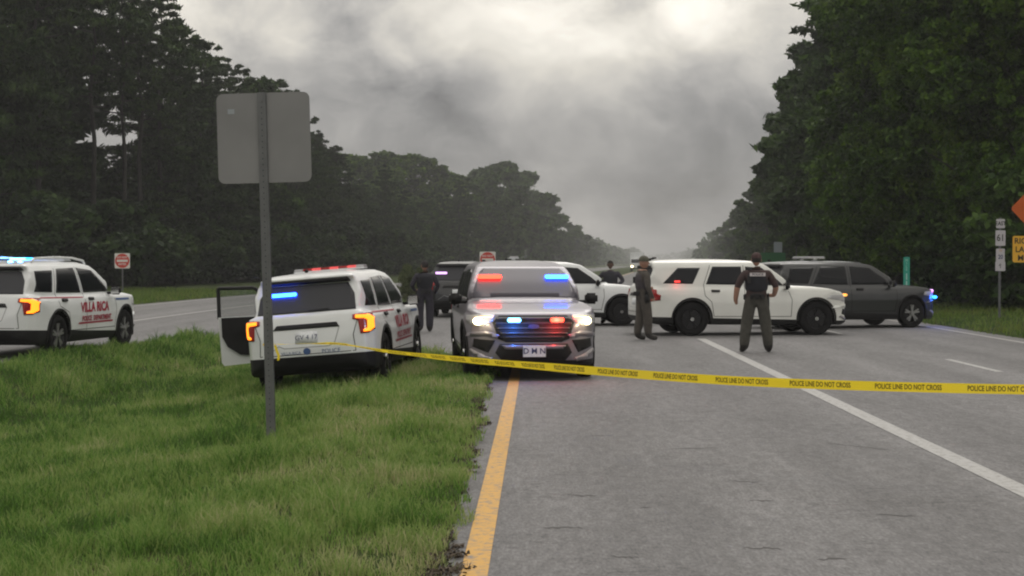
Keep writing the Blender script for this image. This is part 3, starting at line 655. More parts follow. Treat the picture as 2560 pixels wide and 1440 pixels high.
def panel(bvh, poly, axis, off=.006, step=.07, thick=True):
    """a sheet that follows the body, cut to a polygon seen along an axis ('y+' left side, 'y-' right side, 'x+' front, 'x-' rear, 'z' top)"""
    bm = bmesh.new(); f = bm.faces.new([bm.verts.new((a, b, 0)) for a, b in poly])
    A = [p[0] for p in poly]; B = [p[1] for p in poly]
    for lo, hi, no in ((min(A), max(A), (1, 0, 0)), (min(B), max(B), (0, 1, 0))):
        k = math.ceil(lo/step)
        while k*step < hi:
            co = (k*step, 0, 0) if no[0] else (0, k*step, 0)
            bmesh.ops.bisect_plane(bm, geom=bm.verts[:]+bm.edges[:]+bm.faces[:], plane_co=co, plane_no=no, dist=1e-4); k += 1
    bmesh.ops.triangulate(bm, faces=bm.faces[:])
    nn = {}
    for v in bm.verts:
        a, b = v.co.x, v.co.y
        o, d = {'y+': ((a, 3, b), (0, -1, 0)), 'y-': ((a, -3, b), (0, 1, 0)), 'x+': ((8, a, b), (-1, 0, 0)), 'x-': ((-3, a, b), (1, 0, 0)), 'z': ((a, b, 4), (0, 0, -1))}[axis]
        h, n, _, _ = bvh.ray_cast(Vector(o), Vector(d))
        if axis == 'x-' and (h is None or h.x > .62): h, n, _, _ = bvh.find_nearest(Vector((.34 if b < 1.12 else .45, a*1.04, b)))
        elif axis == 'x+' and b < 1.1 and (h is None or h.x < 4.45): h, n, _, _ = bvh.find_nearest(Vector((4.72, a*1.04, b)))
        elif axis == 'x+' and b >= 1.1 and (h is None or h.x < 2.6): h, n, _, _ = bvh.find_nearest(Vector((3.35-(b-1.4)*1.4, a, b)))
        elif h is None: h, n, _, _ = bvh.find_nearest(Vector(o)+Vector(d)*2.1)
        if n.dot(Vector(d)) > 0: n = -n
        v.co = h+n*off; nn[v] = n
    if thick:
        be = [e for e in bm.edges if e.is_boundary]; r = bmesh.ops.extrude_edge_only(bm, edges=be)
        for v in [g for g in r['geom'] if isinstance(g, bmesh.types.BMVert)]:
            src = min(((w.co-v.co).length, i) for i, w in enumerate(list(nn)))[1]; v.co -= list(nn.values())[src]*(off+.006)
    bmesh.ops.recalc_face_normals(bm, faces=bm.faces[:])
    # outward facing check
    f = max(bm.faces, key=lambda q: q.calc_area()); ax = Vector({'y+': (0, 1, 0), 'y-': (0, -1, 0), 'x+': (1, 0, 0), 'x-': (-1, 0, 0), 'z': (0, 0, 1)}[axis])
    if f.normal.dot(ax) < 0: bmesh.ops.reverse_faces(bm, faces=bm.faces[:])
    return mesh_of(bm, 'panel', True)
def strip_on(bvh, pts, axis, w=.012, off=.004):
    """a thin seam following the body through 2D points"""
    out = []
    for (a0, b0), (a1, b1) in zip(pts, pts[1:]):
        d = Vector((a1-a0, b1-b0)); L = d.length; n = Vector((-d.y, d.x)).normalized()*w/2
        out.append([(a0+n.x, b0+n.y), (a1+n.x, b1+n.y), (a1-n.x, b1-n.y), (a0-n.x, b0-n.y)])
    bm = bmesh.new()
    for q in out: me = panel(bvh, q, axis, off, .10, False); bm.from_mesh(me)
    return mesh_of(bm, 'seam')
def decal(bvh, me, axis, a0, b0, off=.008, flip=1):
    me = me.copy()
    for v in me.vertices:
        a = a0+v.co.x*flip; b = b0+v.co.y
        o, d = {'y+': ((a, 3, b), (0, -1, 0)), 'y-': ((a, -3, b), (0, 1, 0)), 'x+': ((8, a, b), (-1, 0, 0)), 'x-': ((-3, a, b), (1, 0, 0))}[axis]
        h, n, _, _ = bvh.ray_cast(Vector(o), Vector(d))
        if h is None: h = Vector((a, -.99 if axis == 'y-' else .99, b)); n = -Vector(d)
        v.co = h+n*off
    return me
def lathe(prof, n=28):
    """profile (r, y) round the y axis"""
    V = []; F = []; m = len(prof)
    for i in range(n):
        a = 2*math.pi*i/n
        for r, y in prof: V.append((r*math.cos(a), y, r*math.sin(a)))
    for i in range(n):
        for j in range(m-1): a = i*m+j; b = ((i+1) % n)*m+j; F.append((a, a+1, b+1, b))
    bm = bmesh.new(); vs = [bm.verts.new(v) for v in V]
    for f in F: bm.faces.new([vs[i] for i in f])
    bmesh.ops.recalc_face_normals(bm, faces=bm.faces[:]); return mesh_of(bm, 'lathe', True)
def build_wheel(Rr):
    k = Rr/.385
    ty = lathe([(r*k, y) for r, y in ((.235, .10), (.30, .12), (.355, .115), (.382, .085), (.385, 0), (.382, -.085), (.355, -.115), (.30, -.12), (.235, -.10))], 32)
    bm = bmesh.new(); me = lathe([(r*k, y) for r, y in ((.245, .10), (.235, .09), (.225, .03), (.22, -.10))], 28); bm.from_mesh(me)
    add_cyl(bm, (0, .045, 0), (0, .0, 0), .225*k, n=28)
    rim = mesh_of(bm, 'rim')
    bm = bmesh.new()
    for i in range(5):
        a = 2*math.pi*i/5+.3
        for da in (-.16, .16):
            p0 = Vector((math.cos(a)*.03, .088, math.sin(a)*.03)); p1 = Vector((math.cos(a+da)*.225*k, .09, math.sin(a+da)*.225*k))
            add_box(bm, (p0+p1)/2, ((p1-p0).length, .03, .038), Matrix.Rotation(-math.atan2(p1.z-p0.z, p1.x-p0.x), 3, 'Y'))
    add_cyl(bm, (0, .10, 0), (0, .04, 0), .07*k, n=16); sp = mesh_of(bm, 'spokes')
    bm = bmesh.new(); add_cyl(bm, (0, .125, 0), (0, .10, 0), .045*k, .05*k, n=16); cap = mesh_of(bm, 'cap')
    return ty, rim, sp, cap
def make_shell(kind):
    S = SPEC[kind]
    def part(side, sec, plan):
        a = prism(side, 'y', -1.4, 1.4); b = prism(mirror_sec(sec), 'x', -1, 7); c = prism(mirror(plan), 'z', -.5, 3)
        return boolean(boolean(a, b, 'INTERSECT'), c, 'INTERSECT')
    u = boolean(part(S['low'], S['lsec'], S['lplan']), part(S['gh'], S['gsec'], S['gplan']), 'UNION')
    def f(o):
        m = o.modifiers.new('r', 'REMESH'); m.mode = 'VOXEL'; m.voxel_size = .032; m.use_smooth_shade = True
        s = o.modifiers.new('s', 'SMOOTH'); s.factor = .5; s.iterations = 4
    u = modmesh(u, f)
    bm = bmesh.new(); bm.from_mesh(u); bvh = BVHTree.FromBMesh(bm); bm.free()
    # wheel arches
    bm = bmesh.new(); r = S['R']+.055
    for x in (S['wr'], S['wf']):
        for sg in (-1, 1): add_cyl(bm, (x, sg*.62, S['R']+.01), (x, sg*1.3, S['R']+.01), r, n=40)
        for sg in (-1, 1): add_box(bm, (x, sg*.96, .12), (2*r-.002, .68, .5))
    cut = mesh_of(bm, 'cut')
    bm2 = bmesh.new(); bm2.from_mesh(cut); cyl = bm2
    bm2.free()
    bmc = bmesh.new()
    for x in (S['wr'], S['wf']):
        for sg in (-1, 1):
            pts = [(x+r*math.cos(a), S['R']+.01+r*math.sin(a)) for a in np.linspace(math.pi, 0, 26)]
            pts = [(x-r, .0)]+pts+[(x+r, .0)]
            me = prism(pts, 'y', min(sg*.62, sg*1.3), max(sg*.62, sg*1.3)); bmc.from_mesh(me)
    u = boolean(u, mesh_of(bmc, 'cut'), 'DIFFERENCE')
    # split: painted shell / black lower trim / arch lining
    bm = bmesh.new(); bm.from_mesh(u)
    zr, zf = (.53, .30) if kind == 'patrol' else (.46, .34)
    no = Vector((-(zf-zr)/S['L'], 0, 1)).normalized()
    bmesh.ops.bisect_plane(bm, geom=bm.verts[:]+bm.edges[:]+bm.faces[:], plane_co=(0, 0, zr), plane_no=no, dist=1e-5)
    def arch(f):
        c = f.calc_center_median()
        return any(math.hypot(c.x-x, c.z-S['R']-.01) < r-.004 and abs(c.y) < .99 for x in (S['wr'], S['wf'])) or (abs(c.y) < .64 and c.z < .75 and any(abs(c.x-x) < r+.01 for x in (S['wr'], S['wf'])) and abs(f.normal.y) > .9)
    def near_wall(f):
        c = f.calc_center_median(); n = f.normal
        for x in (S['wr'], S['wf']):
            v = Vector((c.x-x, 0, c.z-S['R']-.01))
            if abs(v.length-r) < .012 and n.dot(v.normalized()) < -.7: return True
        return False
    grp = {}
    for f in bm.faces:
        c = f.calc_center_median()
        g = 'arch' if (arch(f) or near_wall(f)) else ('low' if (c-Vector((0, 0, zr))).dot(no) < 0 else 'paint')
        grp[f.index] = g
    out = {}
    for g in ('paint', 'low', 'arch'):
        b = bm.copy(); b.faces.ensure_lookup_table(); bmesh.ops.delete(b, geom=[f for f in b.faces if grp[f.index] != g], context='FACES'); out[g] = mesh_of(b, g, True)
    b = bmesh.new(); b.from_mesh(out['arch']); xm = S['L']/2; out['arch'] = []
    for fx in (0, 1):
        for sg in (0, 1):
            c = b.copy(); bmesh.ops.delete(c, geom=[f for f in c.faces if (f.calc_center_median().x > xm) != bool(fx) or (f.calc_center_median().y > 0) != bool(sg)], context='FACES'); out['arch'].append(mesh_of(c, 'arch', True))
    b.free(); bm.free()
    return out, bvh
def car_parts(kind):
    if kind in CAR: return CAR[kind]
    S = SPEC[kind]; out, bvh = make_shell(kind); P = {}; P['shell'] = out; P['bvh'] = bvh
    P['win'] = {sg: [panel(bvh, w, 'y+' if sg > 0 else 'y-', .006, .06) for w in S['win']] for sg in (-1, 1)}
    P['ws'] = panel(bvh, S['ws'], 'x+', .007, .06); P['rw'] = panel(bvh, S['rw'], 'x-', .007, .06)
    c = 'y+', 'y-'
    # door cut lines
    d1 = [(3.62, 1.12), (3.64, .80), (3.56, .42)] if kind == 'patrol' else [(3.50, 1.15), (3.62, .85), (3.60, .45)]
    d2 = [(2.26, 1.64), (2.26, .42)] if kind == 'patrol' else [(2.47, 1.66), (2.47, .45)]
    d3 = [(1.10, 1.16), (1.36, 1.62)] if kind == 'patrol' else [(1.48, 1.20), (1.66, 1.66)]
    d4 = [(1.10, 1.16), (1.16, .92), (1.50, .80), (1.60, .44)] if kind == 'patrol' else [(1.48, 1.20), (1.50, .95), (1.66, .80), (1.72, .46)]
    P['seam'] = {sg: [strip_on(bvh, d, c[0] if sg > 0 else c[1]) for d in (d1, d2, d3, d4, [(d1[-1][0], .45), (d4[-1][0], .46)])] for sg in (-1, 1)}
    hx = ((2.42, 1.0), (1.28, 1.0)) if kind == 'patrol' else ((2.62, 1.03), (1.66, 1.03))
    P['handle'] = {sg: [panel(bvh, [(x, z), (x+.2, z), (x+.2, z+.045), (x, z+.05)], c[0] if sg > 0 else c[1], .03, .05) for x, z in hx] for sg in (-1, 1)}
    P['wheel'] = build_wheel(S['R'])
    # arch flares
    fl = {}
    r0, r1 = S['R']+.058, S['R']+.105
    for sg in (-1, 1):
        fl[sg] = []
        for x in (S['wr'], S['wf']):
            an = np.linspace(R(-14), R(194), 30)
            pts = [(x+r1*math.cos(a), S['R']+.01+r1*math.sin(a)) for a in an]+[(x+r0*math.cos(a), S['R']+.01+r0*math.sin(a)) for a in an[::-1]]
            fl[sg].append(panel(bvh, pts, c[0] if sg > 0 else c[1], .012, .09))
    P['flare'] = fl
    pn = lambda poly, ax, off=.008, st=.05: panel(bvh, poly, ax, off, st)
    mir = lambda p: [(-a, b) for a, b in p[::-1]]
    # front
    gr = [(-.50, .955), (.50, .955), (.60, .86), (.52, .62), (.40, .575), (-.40, .575), (-.52, .62), (-.60, .86)]
    P['grille'] = pn(gr, 'x+', .006)
    P['slat'] = [pn([(-w, z), (w, z), (w, z+.022), (-w, z+.022)], 'x+', .02) for z, w in ((.90, .53), (.83, .56), (.76, .53), (.69, .49), (.63, .44))]
    P['badge_f'] = decal(bvh, raw_mesh('oval', [(.085*math.cos(a), .034*math.sin(a), 0) for a in np.linspace(0, 6.283, 20, endpoint=False)], [tuple(range(20))]), 'x+', 0, .79, .03)
    hl = [(.56, .97), (.80, .975), (.955, .955), (.965, .87), (.86, .80), (.72, .80), (.60, .88)]
    P['head'] = [pn(hl, 'x+'), pn(mir(hl), 'x+')]
    lampp = [(.80+.065*math.cos(a), .875+.055*math.sin(a)) for a in np.linspace(0, 6.283, 14, endpoint=False)]
    P['headlit'] = [pn(lampp, 'x+', .014, .03), pn(mir(lampp), 'x+', .014, .03)]
    drl = [(.58, .945), (.78, .945), (.78, .925), (.60, .925)]
    P['drl'] = [pn(drl, 'x+', .014, .04), pn(mir(drl), 'x+', .014, .04)]
    fog = [(.56, .60), (.86, .62), (.88, .50), (.66, .42)]
    P['fog'] = [pn(fog, 'x+', .006), pn(mir(fog), 'x+', .006)]
    crm = [(.50, .68), (.70, .74), (.93, .70), (.95, .64), (.70, .675), (.54, .63)]
    P['fogtrim'] = [pn(crm, 'x+', .02), pn(mir(crm), 'x+', .02)]
    crm2 = [(.60, .345), (.70, .37), (.90, .47), (.91, .42), (.74, .31), (.62, .30)]
    P['fogtrim2'] = [pn(crm2, 'x+', .02), pn(mir(crm2), 'x+', .02)]
    P['intake'] = pn([(-.50, .55), (.50, .55), (.56, .42), (.46, .30), (-.46, .30), (-.56, .42)], 'x+', .006)
    P['bumperbar'] = pn([(-.46, .53), (.46, .53), (.42, .475), (-.42, .475)], 'x+', .025)
    # rear
    tl = [(.70, 1.085), (.93, 1.10), (.985, 1.07), (.985, .86), (.90, .80), (.80, .80), (.78, 1.0), (.70, 1.02)]
    P['tail'] = [pn(tl, 'x-', .014, .04), pn(mir(tl), 'x-', .014, .04)]
    am = [(.745, 1.075), (.90, 1.075), (.955, 1.03), (.955, .87), (.91, .825), (.84, .825), (.84, .855), (.885, .875), (.89, .995), (.86, 1.025), (.745, 1.03)]
    if kind == 'utility': tl = [(.74, 1.11), (.85, 1.12), (.872, 1.09), (.872, .86), (.84, .82), (.78, .82), (.78, 1.0), (.74, 1.02)]; am = [(min(a, .86), b) for a, b in am]
    P['tailamb'] = [pn(am, 'x-', .022, .03), pn(mir(am), 'x-', .022, .03)]
    P['grip'] = pn([(-.46, 1.0), (.44, 1.0), (.50, .93), (-.50, .93)], 'x-', .012)
    P['recess'] = strip_on(bvh, [(-.50, .94), (-.42, .70), (-.34, .66), (.34, .66), (.42, .70), (.62, .56)], 'x-', .010, .004)
    P['tailgate_seam'] = strip_on(bvh, [(-.80, 1.10), (-.70, .80), (-.72, .56), (.72, .56), (.70, .80), (.80, 1.10)], 'x-', .010, .004)
    P['plate_r'] = pn([(-.165, .88), (.165, .88), (.165, .72), (-.165, .72)], 'x-', .014, .2)
    P['rearbump'] = pn([(-.90, .50), (.90, .50), (.90, .46), (-.90, .46)], 'x-', .02)
    P['spoiler'] = pn([(-.62, 1.655), (.62, 1.655), (.66, 1.60), (-.66, 1.60)], 'x-', .05)
    P['plate_f'] = box_me((S['L']+.035, 0, .445), (.012, .33, .165), None, 0)
    CAR[kind] = P; return P
def car(name, kind, loc, yaw, paint, label, group, roll=0, pitch=0, mirrors=True, alloy=False, headlit=False, drl=False, tail='off', plate_f=None, plate_r=None, win=None, wsm=None, cap=None, grille=True, spot=False, lit_tail=None):
    S = SPEC[kind]; P = car_parts(kind)
    root = empty(name, loc); root.rotation_mode = 'XYZ'
    root.rotation_euler = Matrix.Rotation(yaw, 3, 'Z').to_euler()
    M = Matrix.Rotation(yaw, 3, 'Z') @ Matrix.Rotation(roll, 3, 'X') @ Matrix.Rotation(pitch, 3, 'Y'); root.rotation_euler = M.to_euler()
    tag(root, label, 'police car', group)
    X0 = -S['L']/2
    def pt(nm, me, mat, par=root, lb=None):
        o = link(nm, me, mat, par, (X0, 0, 0) if par is root else None)
        if lb: o['label'] = lb
        return o
    sh = P['shell']; wm = win or M_glass
    body = pt('body', sh['paint'], paint); pt('lower_trim', sh['low'], M_black); [pt('wheel_arch_lining', a_, M_well) for a_ in sh['arch']]
    pt('windshield', P['ws'], wsm or M_glass2); rw = pt('rear_window', P['rw'], M_glassr)
    for sg in (-1, 1):
        for w in P['win'][sg]: pt('side_window', w, wm)
        for s_ in P['seam'][sg]: pt('door_seam', s_, M_well, body)
        for h in P['handle'][sg]: pt('door_handle', h, M_black)
        for f in P['flare'][sg]: pt('wheel_arch_trim', f, M_black)
    ty, rim, sp, cp = P['wheel']
    for x in (S['wr'], S['wf']):
        for sg in (-1, 1):
            w = link('wheel', ty, M_tyre, root, (X0+x, sg*.86, S['R']), (0, 0, 0 if sg > 0 else math.pi))
            link('rim', rim, M_steel, w); link('spokes', sp, M_alloy if alloy else M_steel, w); link('hub_cap', cp, M_alloy if alloy else M_chrome, w)
    gr = pt('grille', P['grille'], M_black)
    for s_ in P['slat']: pt('grille_bar', s_, pmat('dark_trim', (.05, .05, .055), .35), gr)
    pt('badge', P['badge_f'], M_ink, gr)
    for k in (0, 1):
        h = pt('headlight', P['head'][k], M_lens)
        if headlit: pt('headlight_lamp', P['headlit'][k], E_head, h)
        if drl: pt('marker_light', P['drl'][k], E_drl, h)
        pt('fog_lamp_recess', P['fog'][k], M_black); pt('bumper_trim', P['fogtrim'][k], paint); pt('bumper_trim', P['fogtrim2'][k], pmat('silver_trim', (.27, .26, .28), .42, metal=.25))
        t = pt('taillight', P['tail'][k], M_red)
        if tail == 'amber': pt('lit_lens', P['tailamb'][k], E_amber, t)
    pt('lower_intake', P['intake'], M_black); pt('bumper_bar', P['bumperbar'], paint)
    pt('tailgate_grip', P['grip'], M_black); pt('tailgate_crease', P['recess'], pmat('shut_line', (.25, .25, .26), .6)); pt('tailgate_seam', P['tailgate_seam'], M_well)
    pl = pt('licence_plate', P['plate_r'], M_plate)
    if plate_r:
        me = decal(P['bvh'], text_mesh(plate_r, .10), 'x-', 0, .80, .018, -1); pt('plate_number', me, M_ink, pl)
    pt('spoiler', P['spoiler'], M_black)
    if plate_f:
        pf = pt('front_plate', P['plate_f'], M_plate)
        me = text_mesh(plate_f, .115, .0, 0, .002); me.transform(Matrix.Translation((S['L']+.0435, 0, .445)) @ Matrix.Rotation(R(90), 4, 'Z') @ Matrix.Rotation(R(90), 4, 'X')); pt('plate_number', me, M_ink, pf)
    if mirrors:
        for sg in (-1, 1):
            bm = bmesh.new(); add_box(bm, (X0+3.46, sg*1.065, 1.17), (.12, .20, .17), None, .035); add_box(bm, (X0+3.46, sg*.95, 1.12), (.06, .14, .05))
            m = link('side_mirror', mesh_of(bm, 'mirror', True), M_black, root)
            link('mirror_glass', box_me((X0+3.398, sg*1.065, 1.17), (.006, .16, .13)), M_chrome, m)
    bm = bmesh.new(); add_box(bm, (X0+.38, 0, 1.78), (.10, .05, .05), None, .012); link('roof_antenna', mesh_of(bm, 'antenna', True), M_black, root)
    return root, X0, P, pt

def lightbar(root, X0, x, z, w, mats, body, base=None, leng=.28):
    """roof light bar: base with a row of lens modules"""
    bm = bmesh.new(); add_box(bm, (X0+x, 0, z), (leng, w, .024), None, .006)
    for s in (-1, 1): add_box(bm, (X0+x, s*w*.38, z-.03), (.08, .06, .05))
    b = link('light_bar', mesh_of(bm, 'bar'), body, root); n = len(mats)
    for i, m in enumerate(mats):
        y = w*(-.5+(i+.5)/n); link('lens', box_me((X0+x, y, z+.032), (leng*.86, w/n*.94, .040), None, .01), m, b)
    return b
G_car = 'police cars stopped around the crossover'
def build_cars():
    # ---- silver car, nose to the camera
    yaw = R(-90+5.2)
    root, X0, P, pt = car('police_car', 'patrol', ((1303-1280)/172-.04, FPX/172+2.5, 0), yaw, M_silver,
        'silver police car facing the camera with headlights and red and blue lights on', G_car, headlit=True, drl=True, plate_f='D M N', wsm=M_wind)
    xr = lambda x: X0+x
    # windshield lights (behind the top of the glass), grille lights
    for y, m, c, e in ((-.52, E_redb, (1, .06, .03), 5), (.54, E_blueb, (.05, .25, 1), 5)):
        h = P['bvh'].ray_cast(Vector((8, y, 1.505)), Vector((-1, 0, 0)))[0]
        link('windshield_light', box_me((X0+h.x+.045, y, 1.508), (.07, .37, .062), None, .012), m, root)
    for y, m, c in ((-.29, E_blue2, (.03, .2, 1)), (.34, E_red, (1, .05, .04))):
        o = link('grille_light', box_me((X0+5.03, y, .895), (.05, .20, .065), None, .015), m, root)
        lamp(root, (X0+5.14, y, .895), c, 11, .035)
    for sg in (-1, 1): lamp(root, (X0+5.06, sg*.80, .86), (1, .82, .5), 3.5, .04)

    def settle(x, y, yaw, kind='patrol'):           # stand the wheels on the ground under them
        S = SPEC[kind]; c, s_ = math.cos(yaw), math.sin(yaw); h = {}
        for nm, lx in (('r', S['wr']-S['L']/2), ('f', S['wf']-S['L']/2)):
            for sg in (1, -1):
                ly = .86*sg; wx, wy = x+c*lx-s_*ly, y+s_*lx+c*ly
                h[nm, sg] = 0. if on_road(wx, wy) else float(zg(wx, wy))
        z = sum(h.values())/4; roll = math.atan(((h['r', 1]+h['f', 1])-(h['r', -1]+h['f', -1]))/2/1.72)
        pitch = -math.atan(((h['f', 1]+h['f', -1])-(h['r', 1]+h['r', -1]))/2/(S['wf']-S['wr'])); return z, roll, pitch
    def rear_light(root, P, y0, y1, z0, z1, m, c, e):
        h = P['bvh'].ray_cast(Vector((-3, (y0+y1)/2, (z0+z1)/2)), Vector((1, 0, 0)))[0]
        link('rear_window_light', box_me((root_x0+h.x-.035, (y0+y1)/2, (z0+z1)/2), (.06, y1-y0, z1-z0), None, .01), m, root)
    # ---- white car on the median, tail to the camera, driver's door open
    yaw = R(90-5.5); x, y = -2.73, 24.3; z, roll, pitch = settle(x, y, yaw)
    root, X0, P, pt = car('police_car', 'patrol', (x, y, z-.02), yaw, M_white,
        'white police car on the grass median seen from behind, its left door open', G_car, roll=-R(4.6), pitch=pitch, tail='amber', plate_r='GV 4 17')
    root_x0 = X0
    rear_light(root, P, .16, .62, 1.42, 1.475, E_blueb, (.04, .25, 1), 2.2)
    lightbar(root, X0, 2.05, 1.775, 1.15, [M_lens, E_redd, M_red, E_redd, M_red, E_redd, M_red, M_lens], M_white)
    for tx, yy, zz, sz in (('POLICE', -.36, .585, .085), ('VILLA RICA', .24, .585, .06)):
        d_ = pt('tailgate_lettering', decal(P['bvh'], text_mesh(tx, sz), 'x-', yy, zz, .012, -1), M_blutxt)
    pt('tailgate_badge', decal(P['bvh'], raw_mesh('oval', [(.055*math.cos(a), .05*math.sin(a), 0) for a in np.linspace(0, 6.283, 18, endpoint=False)], [tuple(range(18))]), 'x-', 0, .60, .012, -1), M_blutxt)
    # wiper
    pt('rear_wiper', strip_on(P['bvh'], [(-.02, 1.17), (-.34, 1.19)], 'x-', .025, .03), M_black)
    # open door, hinged at its front edge on the left side
    hx = 3.60; dr = empty('tmp', (0, 0, 0)); bpy.data.objects.remove(dr)
    outl = [(0, .40), (0, 1.06), (-.10, 1.17), (-.66, 1.60), (-1.30, 1.64), (-1.34, 1.15), (-1.34, .42)]
    hole = [(-.22, 1.17), (-.68, 1.545), (-1.24, 1.585), (-1.26, 1.16)]
    skin = [(0, .33), (0, 1.08), (-1.34, 1.13), (-1.34, .36), (-1.30, .30)]
    D = prism(skin, 'y', -.035, .055)
    Mh = Matrix.Translation((X0+hx, .985, 0)) @ Matrix.Rotation(R(-74), 4, 'Z')
    def onhinge(me): me.transform(Mh); return me
    door = link('open_door', onhinge(D), M_white, root); door['label'] = 'open front left door'
    link('door_lining', onhinge(prism([(-.03, .46), (-.03, 1.07), (-1.29, 1.12), (-1.30, .80), (-1.22, .62), (-1.02, .47), (-.6, .42)], 'y', -.09, -.036)), M_black, door)
    bm = bmesh.new()
    fr = [(-.10, 1.09), (-.70, 1.59), (-1.30, 1.625), (-1.325, 1.10)]
    for p, q in zip(fr, fr[1:]):
        add_cyl(bm, (p[0], .0, p[1]), (q[0], .0, q[1]), .032, n=6)
    link('window_frame', onhinge(mesh_of(bm, 'frame')), M_black, door)
    link('window_glass', onhinge(prism([(-.13, 1.09), (-.70, 1.57), (-1.29, 1.605), (-1.31, 1.10)], 'y', -.004, .004)), pmat('clear_door_glass', (.14, .17, .16), .08, alpha=.22), door)
    link('armrest', onhinge(box_me((-.75, -.13, .86), (.62, .08, .06), None, .02)), M_black, door)
    mm = bmesh.new(); add_box(mm, (-.12, .14, 1.14), (.10, .22, .16), None, .03); link('side_mirror', onhinge(mesh_of(mm, 'm', True)), M_black, door)
    pt('shaded_opening_sheet', panel(P['bvh'], [(2.30, .44), (2.28, 1.14), (3.50, 1.12), (3.60, 1.0), (3.54, .44)], 'y+', .009, .1), M_well)  # dark sheet on the closed body stands in for the shaded cabin
    def side_text(root, P, pt, sg, mat=M_redtxt):
        ax = 'y+' if sg > 0 else 'y-'; fl = -1 if sg > 0 else 1
        pt('door_lettering', decal(P['bvh'], text_mesh('VILLA RICA', .25, 0, .25, .010), ax, 2.62, .86, .010, fl), mat)
        pt('door_lettering', decal(P['bvh'], text_mesh('POLICE  DEPARTMENT', .13, 0, 0, .006), ax, 2.70, .655, .010, fl), mat)
        pt('door_stripe', strip_on(P['bvh'], [(1.9, .575), (3.45, .575)], ax, .035, .008), mat)
        pt('fender_stripe', strip_on(P['bvh'], [(3.66, .99), (4.3, .985)], ax, .04, .008), M_blutxt)
        pt('body_stripe', strip_on(P['bvh'], [(.5, 1.09), (2.2, 1.06)], ax, .022, .008), mat)
    side_text(root, P, pt, -1)
    # ---- white car at the left edge of the photo, pointing away
    yaw = R(90-8.5); x, y = -9.10, 28.8; z, roll, pitch = settle(x, y, yaw)
    root, X0, P, pt = car('police_car', 'patrol', (x, y, z), yaw, M_white,
        'white police car with red door lettering on the opposite road at the left edge', G_car, tail='amber', alloy=True, roll=roll, pitch=pitch)
    root_x0 = X0; side_text(root, P, pt, -1); side_text(root, P, pt, 1)
    rear_light(root, P, .30, .62, 1.44, 1.48, E_blue, (.04, .25, 1), 2)
    lb = lightbar(root, X0, 2.35, 1.77, 1.15, [M_lens, M_lens, M_lens, M_lens, E_blue, E_blue2, E_blue2], M_white)
    for k in (.30, .50): lamp(root, (X0+2.35-.22, k, 1.90), (.04, .3, 1), 8, .05)
    for sg in (-1, 1):
        bm = bmesh.new(); ps = [Vector((X0+a, sg*.62, b)) for a, b in ((.75, 1.74), (.85, 1.80), (1.6, 1.825), (2.4, 1.815), (2.9, 1.76), (2.98, 1.70))]
        for p, q in zip(ps, ps[1:]): add_cyl(bm, p, q, .022, n=8)
        link('roof_rail', mesh_of(bm, 'rail', True), M_chrome if False else M_white, root)
    # ---- cream white large car, broadside
    yaw = R(8); s = 106.; x0 = (1708-1280)/s
    x = x0+(SPEC['utility']['L']/2-1.19)*math.cos(yaw)+.86*math.sin(-yaw)*-0; y = FPX/s+.86+.12
    root, X0, P, pt = car('police_car', 'utility', (x+.06, y, 0), yaw, M_cream,
        'large cream white unmarked police car standing broadside behind the officer in a black vest', G_car, drl=True, tail='off', win=M_glass2)
    link('window_glow_light', panel(P['bvh'], [(.78, 1.255), (.92, 1.255), (.92, 1.30), (.78, 1.30)], 'y-', .02, .1), E_redw, root, (X0, 0, 0))
    lamp(root, (X0+.85, -1.02, 1.28), (1, .05, .04), .5, .03)
    bm = bmesh.new(); add_box(bm, (X0+5.02, -.70, .95), (.10, .16, .06), None, .02); link('turn_signal', mesh_of(bm, 'sig'), pmat('amber_marker', (.7, .3, .05), .3, emit=(1, .45, .08), es=1.6), root)
    # ---- white car behind the silver one, broadside, nose right
    yaw = R(2); s = 95.; y = FPX/s+1.0+1.2
    x = (1556-1280)/s-(4.12-2.525)+.05
    root, X0, P, pt = car('police_car', 'patrol', (x, y, 0), yaw, M_white,
        'white police car broadside, half hidden behind the silver car with lights on', G_car, drl=False)
    root_x0 = X0
    lightbar(root, X0, 1.2, 1.85, 1.1, [M_lens]*5, M_white)
    # ---- grey car on the right, nose right
    yaw = R(19); s = 95.; x = (2275-1280)/s-(4.12-2.525)*math.cos(yaw)-.86*math.sin(yaw)+.10; y = FPX/s-(4.12-2.525)*math.sin(yaw)+.86*math.cos(yaw)+.35
    root, X0, P, pt = car('police_car', 'patrol', (x, y, 0), yaw, M_gray,
        'dark grey police car with pale roof rails behind the nose of the cream white one', G_car, alloy=True)
    lightbar(root, X0, 1.55, 1.835, .9, [M_lens]*4, M_chrome, leng=.5)
    roofp = panel(P['bvh'], [(.45, -.58), (2.75, -.58), (2.95, -.5), (2.95, .5), (2.75, .58), (.45, .58)], 'z', .006, .15)
    link('roof_panel', roofp, pmat('pale_roof', (.42, .44, .46), .35, coat=.5), root, (X0, 0, 0))
    for y_, z_, m, c, e in ((-.74, .80, E_blue, (.03, .15, 1), 16), (-.50, .97, E_pink, (1, .1, .5), 1.2)):
        b = link('front_light', box_me((X0+(4.97 if y_ < -.7 else 5.02), y_, z_), (.09, .12, .07), None, .02), m, root)
        lamp(root, (X0+5.12, y_-.12, z_), c, e, .05)
    # ---- far car seen from behind between the officer and the silver car
    yaw = R(90-4); s = 80.
    root, X0, P, pt = car('police_car', 'patrol', ((1158-1280)/s, FPX/s+2.5, 0), yaw, M_gray,
        'dark police car seen from behind with a violet rear light, beyond the standing officer', G_car)
    root_x0 = X0
    rear_light(root, P, .36, .72, 1.36, 1.43, E_pink, (.6, .3, 1), .8)
